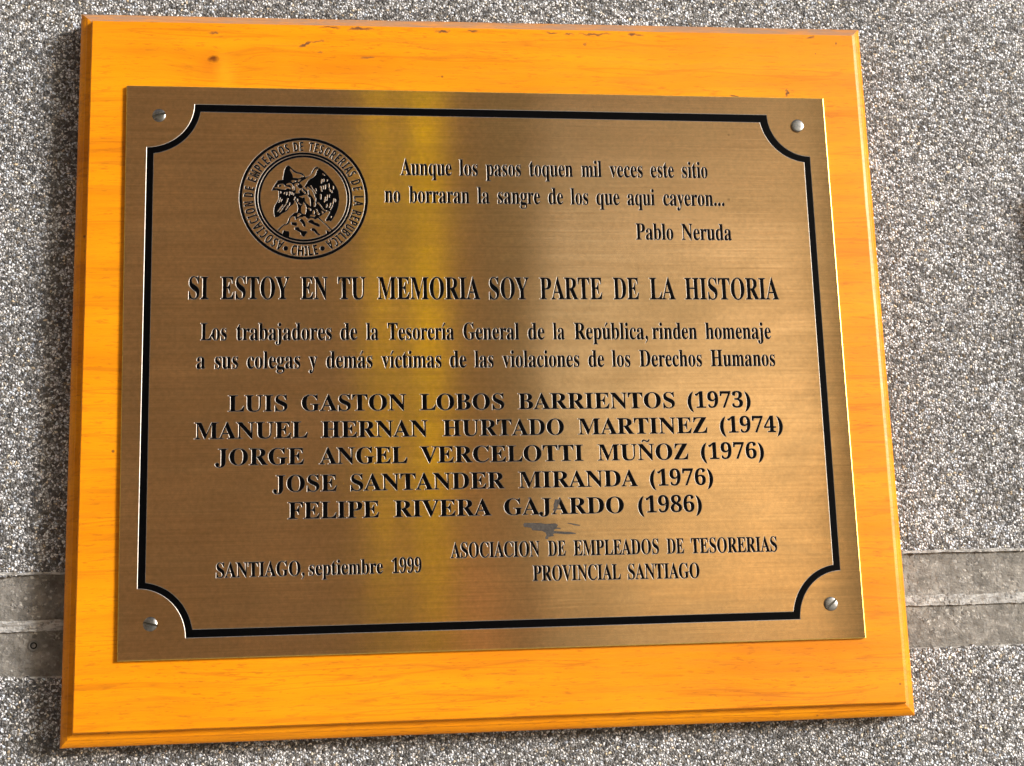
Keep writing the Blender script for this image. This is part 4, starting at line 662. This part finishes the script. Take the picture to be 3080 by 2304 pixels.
ov, oe, of, _, _, ofo = delaunay_2d_cdt(verts, [], faces, 1, 1e-4, True)
tri_part = []
for ids in ofo:
    cnt = {}
    inside = False
    for i in ids:
        mt = fmeta[i]
        if mt is None: inside = True; continue
        cnt[mt] = cnt.get(mt, 0) + 1
    part = None
    bird_b = bird_c = pup = False
    for (k, g), n_ in cnt.items():
        if k == ('bird',):
            if g == 'cut': bird_c = True
            elif g == 'pupil': pup = True
            else: bird_b = True
        elif n_ % 2: part = k
    if part is None and ((bird_b and not bird_c) or pup): part = ('bird',)
    tri_part.append(part if inside else 'out')
# boundary edges between sunk and plain triangles
emap = {}
for ti, f in enumerate(of):
    for i in range(len(f)):
        a, b = f[i], f[(i + 1) % len(f)]
        emap.setdefault((min(a, b), max(a, b)), []).append((ti, a, b))
shift = {}
wall_edges = []
for e, lst in emap.items():
    if len(lst) != 2: continue
    (t0, a, b), (t1, _, _) = lst
    p0, p1 = tri_part[t0], tri_part[t1]
    if (p0 is None) == (p1 is None) or 'out' in (p0, p1): continue
    blk, plain = (t0, t1) if p0 is not None else (t1, t0)
    part = p0 if p0 is not None else p1
    A, B = ov[a], ov[b]
    d = (B - A)
    if d.length < 1e-7: continue
    n_ = Vector((d.y, -d.x)).normalized()
    ctr = sum((ov[i] for i in of[plain]), Vector((0, 0))) / len(of[plain])
    flip = (ctr - A).dot(n_) < 0
    if flip: n_ = -n_
    for i in (a, b):
        s_ = shift.setdefault(i, [Vector((0, 0)), part])
        s_[0] += n_
    wall_edges.append((a, b, part, n_))
def low_pos(i, part):
    """foot of the engraved wall: the outline drawn in by the wall's width"""
    if i not in shift: return ov[i]
    s_ = shift[i][0]
    w_ = part_spec[part][0]
    L_ = s_.length
    if L_ < 0.3: return ov[i]
    return ov[i] - s_ / L_ * w_ * min(1.3, 2.0 / L_)
PV = []; PF = []; vid = {}
def top_v(i):
    if ('t', i) not in vid:
        p = ov[i]; vid[('t', i)] = len(PV); PV.append((p.x * MM, 0.0, p.y * MM))
    return vid[('t', i)]
def low_v(i, part):
    if ('f', i, part) not in vid:
        p = low_pos(i, part); vid[('f', i, part)] = len(PV); PV.append((p.x * MM, part_spec[part][1] * MM, p.y * MM))
    return vid[('f', i, part)]
def orient(idx, want):
    a, b, c = (Vector(PV[i]) for i in idx[:3])
    nn = (b - a).cross(c - a)
    return idx if nn.dot(want) >= 0 else idx[::-1]
FRONT = Vector((0, -1, 0))
for f, part in zip(of, tri_part):
    if part is None:
        PF.append(orient([top_v(i) for i in f], FRONT))
n_top = len(PF)
for (a, b, part, n_) in wall_edges:
    PF.append(orient([low_v(a, part), low_v(b, part), top_v(b), top_v(a)], Vector((-n_.x, -0.6, -n_.y))))
# bevelled arris and the plate's sides
i0 = len(PV)
ri, ro_ = plate_in, plate_out
for q, y in ((ri, 0.0), (ro_, 0.11), (ro_, 2.0)):
    for (x, z) in q: PV.append((x * MM, y * MM, z * MM))
for r in range(2):
    for i in range(4):
        j = (i + 1) % 4
        PF.append((i0 + r * 4 + j, i0 + r * 4 + i, i0 + (r + 1) * 4 + i, i0 + (r + 1) * 4 + j))
pm = mesh('brass_plaque', PV, PF)
M_EDGE = mat_simple('polished brass edge', (0.72, 0.55, 0.14), 0.40, metal=1.0, nz=400)
plaque = link('brass_plaque', pm, [M_BRASS, M_ETCH, M_EDGE], loc=(0, 0, Z0))
for k in range(n_top, n_top + len(wall_edges)): pm.polygons[k].material_index = 1
for k in range(n_top + len(wall_edges), len(pm.polygons)): pm.polygons[k].material_index = 2
tag(plaque, 'brushed brass memorial plaque with black engraved lettering, screwed to the orange board', 'plaque')
def floor_part(name, part, parent):
    v = []; f = []; m_ = {}
    for fc, p in zip(of, tri_part):
        if p != part: continue
        q = []
        for i in fc:
            if i not in m_:
                p_ = low_pos(i, part); m_[i] = len(v); v.append((p_.x * MM, (part_spec[part][1] + 0.004) * MM, p_.y * MM))
            q.append(m_[i])
        a, b, c = (Vector(v[i]) for i in q[:3])
        f.append(tuple(q) if (b - a).cross(c - a).dot(FRONT) >= 0 else tuple(q[::-1]))
    return link(name, mesh(name, v, f), M_BLACK, parent=parent)
floor_part('border_line', ('border',), plaque)
for i in range(len(LINES)):
    floor_part('inscription_line', ('line', i), plaque)
emb = floor_part('round_emblem', ('emblem',), plaque)
floor_part('ring_lettering', ('ring text',), emb)
floor_part('emblem_bird', ('bird',), emb)
# grey paint smeared on the brass, a film of its own thickness
V = []; F = []
for poly in SMEAR:
    i0 = len(V); n_ = len(poly)
    for y in (-0.05, 0.02):
        for (x, z) in poly: V.append((x * MM, y * MM, z * MM))
    F.append(tuple(range(i0, i0 + n_)))
    for i in range(n_):
        j = (i + 1) % n_
        F.append((i0 + i, i0 + j, i0 + n_ + j, i0 + n_ + i))
sm = mesh('paint_smear', V, F)
bm = bmesh.new(); bm.from_mesh(sm); bmesh.ops.triangulate(bm, faces=[f for f in bm.faces if len(f.verts) > 4]); bmesh.ops.recalc_face_normals(bm, faces=bm.faces)
bm.to_mesh(sm); bm.free()
smo = link('paint_smear', sm, M_SMEAR, parent=plaque)

# ------------------------------------------------------------------ screws
def screw_mesh(r, slot, ang, dome, proud):
    """round head; slot = half width in mm or 0"""
    bm = bmesh.new()
    prof = [(0.0, dome), (0.35 * r, dome * 0.96), (0.62 * r, dome * 0.82), (0.82 * r, dome * 0.60), (0.94 * r, dome * 0.33), (r, 0.0), (r, -proud)]
    n = 40; rings = []
    for (rr, h) in prof:
        if rr == 0: rings.append([bm.verts.new((0, -(h + proud) * MM, 0))]); continue
        rings.append([bm.verts.new((rr * math.cos(2 * PI_ * i / n) * MM, -(h + proud) * MM, rr * math.sin(2 * PI_ * i / n) * MM)) for i in range(n)])
    for i in range(n):
        bm.faces.new((rings[0][0], rings[1][i], rings[1][(i + 1) % n]))
    for a, b in zip(rings[1:], rings[2:]):
        for i in range(n):
            bm.faces.new((a[i], b[i], b[(i + 1) % n], a[(i + 1) % n]))
    if slot:
        for s in (-1, 1):
            bmesh.ops.bisect_plane(bm, geom=bm.verts[:] + bm.edges[:] + bm.faces[:], plane_co=(0, 0, s * slot * MM), plane_no=(0, 0, 1))
        depth = -(proud + dome * 0.15) * MM
        dele = [f for f in bm.faces if abs(f.calc_center_median().z) < slot * MM * 0.98]
        bmesh.ops.delete(bm, geom=dele, context='FACES')
        bed = [e for e in bm.edges if e.is_boundary and all(abs(abs(v.co.z) - slot * MM) < 1e-6 for v in e.verts) and all(v.co.y < depth + 1e-7 for v in e.verts)]
        ex = bmesh.ops.extrude_edge_only(bm, edges=bed)
        for v in [g for g in ex['geom'] if isinstance(g, bmesh.types.BMVert)]: v.co.y = depth
        w_ = slot * MM; l_ = r * 0.995 * MM
        q = [bm.verts.new(p) for p in ((-l_, depth, -w_), (l_, depth, -w_), (l_, depth, w_), (-l_, depth, w_))]
        bm.faces.new(q).material_index = 1
    bmesh.ops.recalc_face_normals(bm, faces=bm.faces)
    bm.transform(Matrix.Rotation(-R(ang), 4, 'Y'))
    me = bpy.data.meshes.new('slotted_screw'); bm.to_mesh(me); bm.free()
    for f in me.polygons: f.use_smooth = False
    return me
screw_desc = [(0.60, 20, 0.7, 0.3, 'slotted screw in upper left corner of brass plaque, slot rising slightly to right'),
              (0.0, 0, 0.4, 1.0, 'proud steel screw with no visible slot, in the upper right corner of the brass plaque'),
              (0.52, 38, 0.5, 0.8, 'steel slotted screw in the lower right corner of the brass plaque, diagonal slot'),
              (0.50, -13, 0.9, 0.5, 'shiny domed slotted screw in lower left corner of brass plaque, nearly level slot')]
for (x, z), (sl, an, dm, pr, lab) in zip(SCREWS, screw_desc):
    s_ = link('slotted_screw' if sl else 'round_screw', screw_mesh(3.35, sl, an, dm, pr), [M_STEEL, M_SLOT], loc=(x * MM, -0.01 * MM, Z0 + z * MM))
    if not sl:
        for f in s_.data.polygons: f.use_smooth = True
    tag(s_, lab, 'screw', 'screws at the corners of the brass plaque')

# ------------------------------------------------------------------ plugged hole in the lower cement band
def torus_ring(name, r, t, mat, parent=None, loc=(0, 0, 0)):
    V = []; F = []; n = 28; m_ = 8
    for i in range(n):
        for j in range(m_):
            a = 2 * PI_ * i / n; b = 2 * PI_ * j / m_
            rr = r + t * math.cos(b)
            V.append((rr * math.cos(a) * MM, t * 0.8 * math.sin(b) * MM, rr * math.sin(a) * MM))
    for i in range(n):
        for j in range(m_):
            F.append((i * m_ + j, ((i + 1) % n) * m_ + j, ((i + 1) % n) * m_ + (j + 1) % m_, i * m_ + (j + 1) % m_))
    return link(name, mesh(name, V, F), mat, parent=parent, loc=loc, smooth=True)
plug = torus_ring('wall_plug', 2.2, 0.55, M_PLUG, loc=(-222.5 * MM, (WY + 1.75) * MM, Z0 - 133.5 * MM))
tag(plug, 'small grey plastic plug in the smooth band of the wall left of the board', 'wall plug')
def disc(name, r, y, mat, parent, n=24, dome=0.0):
    V = [(0, (y - dome) * MM, 0)] + [(r * math.cos(2 * PI_ * i / n) * MM, y * MM, r * math.sin(2 * PI_ * i / n) * MM) for i in range(n)]
    F = [(0, 1 + (i + 1) % n, 1 + i) for i in range(n)]
    return link(name, mesh(name, V, F), mat, parent=parent)
disc('socket', 2.2, 0.05, M_HOLE, plug)
disc('core', 1.0, 0.0, M_PLUG, plug, dome=0.5)

# ------------------------------------------------------------------ the place the plaque faces, partly made up to give the blurred bands in the brass
def box(name, x0, x1, y0, y1, z0, z1, mat):
    V = [(x, y, z) for z in (z0, z1) for y in (y0, y1) for x in (x0, x1)]
    F = [(0, 1, 3, 2), (4, 6, 7, 5), (0, 4, 5, 1), (2, 3, 7, 6), (0, 2, 6, 4), (1, 5, 7, 3)]
    return link(name, mesh(name, V, F), mat)
g = link('pavement', mesh('pavement', [(-60, -60, 0), (60, -60, 0), (60, 4, 0), (-60, 4, 0)], [(0, 1, 2, 3)]), M_PAVE)
tag(g, kind='structure')

def panel(name, x0, x1, z1, y, mat, lab, cat):
    o = box(name, x0, x1, y - 0.3, y, 0.004, z1, mat)
    return tag(o, lab, cat)
FY = -8.0
def ax(deg): return -0.0746 + (-FY + 0.68) * math.tan(R(deg))
panel('building', -22.0, ax(1.3), 9.5, FY, M_FACADE, 'brown building opposite, seen as the dark left half of the brass reflection', 'building')
panel('building', ax(4.2), ax(5.9), 9.5, FY, M_FACADE, 'narrow brown building opposite, the dark strip right of the yellow bands in the brass', 'building')
panel('building', ax(5.9) + 0.01, ax(8.2), 9.5, FY - 0.004, M_PALE, 'pale building opposite, the strip where the brass reflection turns from brown to gold', 'building')
panel('building', ax(20.2), ax(31.0), 9.5, FY, M_PALE, 'pale building opposite, seen as the dimmer right edge of the brass reflection', 'building')
panel('building', ax(1.9), ax(3.1), 9.5, FY - 0.002, M_FACADE, 'brown pier opposite, seen as the dim gap between the two yellow bands in the brass', 'building')
sky_blocker = box('building', -7.5, -6.0, FY + 0.01, -0.4, 0.004, 9.4, M_FACADE)  # added out of view to cut sky light on the board's left ledge
tag(sky_blocker, 'unseen brown wing added on the left to block sky light and shade the left edge of the board', 'building')
for a0, a1, lab in ((1.0, 2.1, 'narrow yellow translucent sheet added to reflect as the fainter yellow band in the brass'), (2.8, 4.4, 'wide yellow translucent sheet added to reflect as the brighter yellow band in the brass')):
    o = box('added_sheet', ax(a0), ax(a1), FY - 0.354, FY - 0.35, 2.0, 9.0, M_YELLOW); tag(o, lab, 'added_sheet')  # made-up sheets, lit through by the sun to give the yellow bands
for a0, a1, lab in ((1.3, 1.9, 'low brown block added below the narrow yellow sheet to hide bright sky'), (3.1, 4.2, 'low brown block added below the wide yellow sheet to hide bright sky')):
    o = box('added_block', ax(a0) + 0.005, ax(a1) - 0.005, FY - 0.3, FY - 0.1, 0.004, 1.99, M_FACADE); tag(o, lab, 'wall')  # added to shut out the bright sky under the yellow sheets
lt = box('added_beam', ax(8.2) + 0.01, ax(20.2) - 0.01, FY - 0.6, FY - 0.02, 4.75, 9.3, M_FACADE)  # added across the open gap to darken the upper reflection
ob = box('wooden_board', 0.3178, 0.48, 0.003, 0.023, Z0 + 0.050, Z0 + 0.100, M_WOOD)
tag(ob, 'small board past the right edge, only its shadow reaching into the picture', 'board')
tag(lt, 'brown beam added across the gap opposite to dim the top right of the brass', 'added_beam')
lw = box('added_block', ax(5.9) + 0.02, ax(10.4), FY + 0.3, FY + 0.5, 0.004, 1.95, M_FACADE)  # added to darken the low part of the reflection
tag(lw, 'low brown block added opposite to give the dark patch in the lower middle of the brass', 'wall')
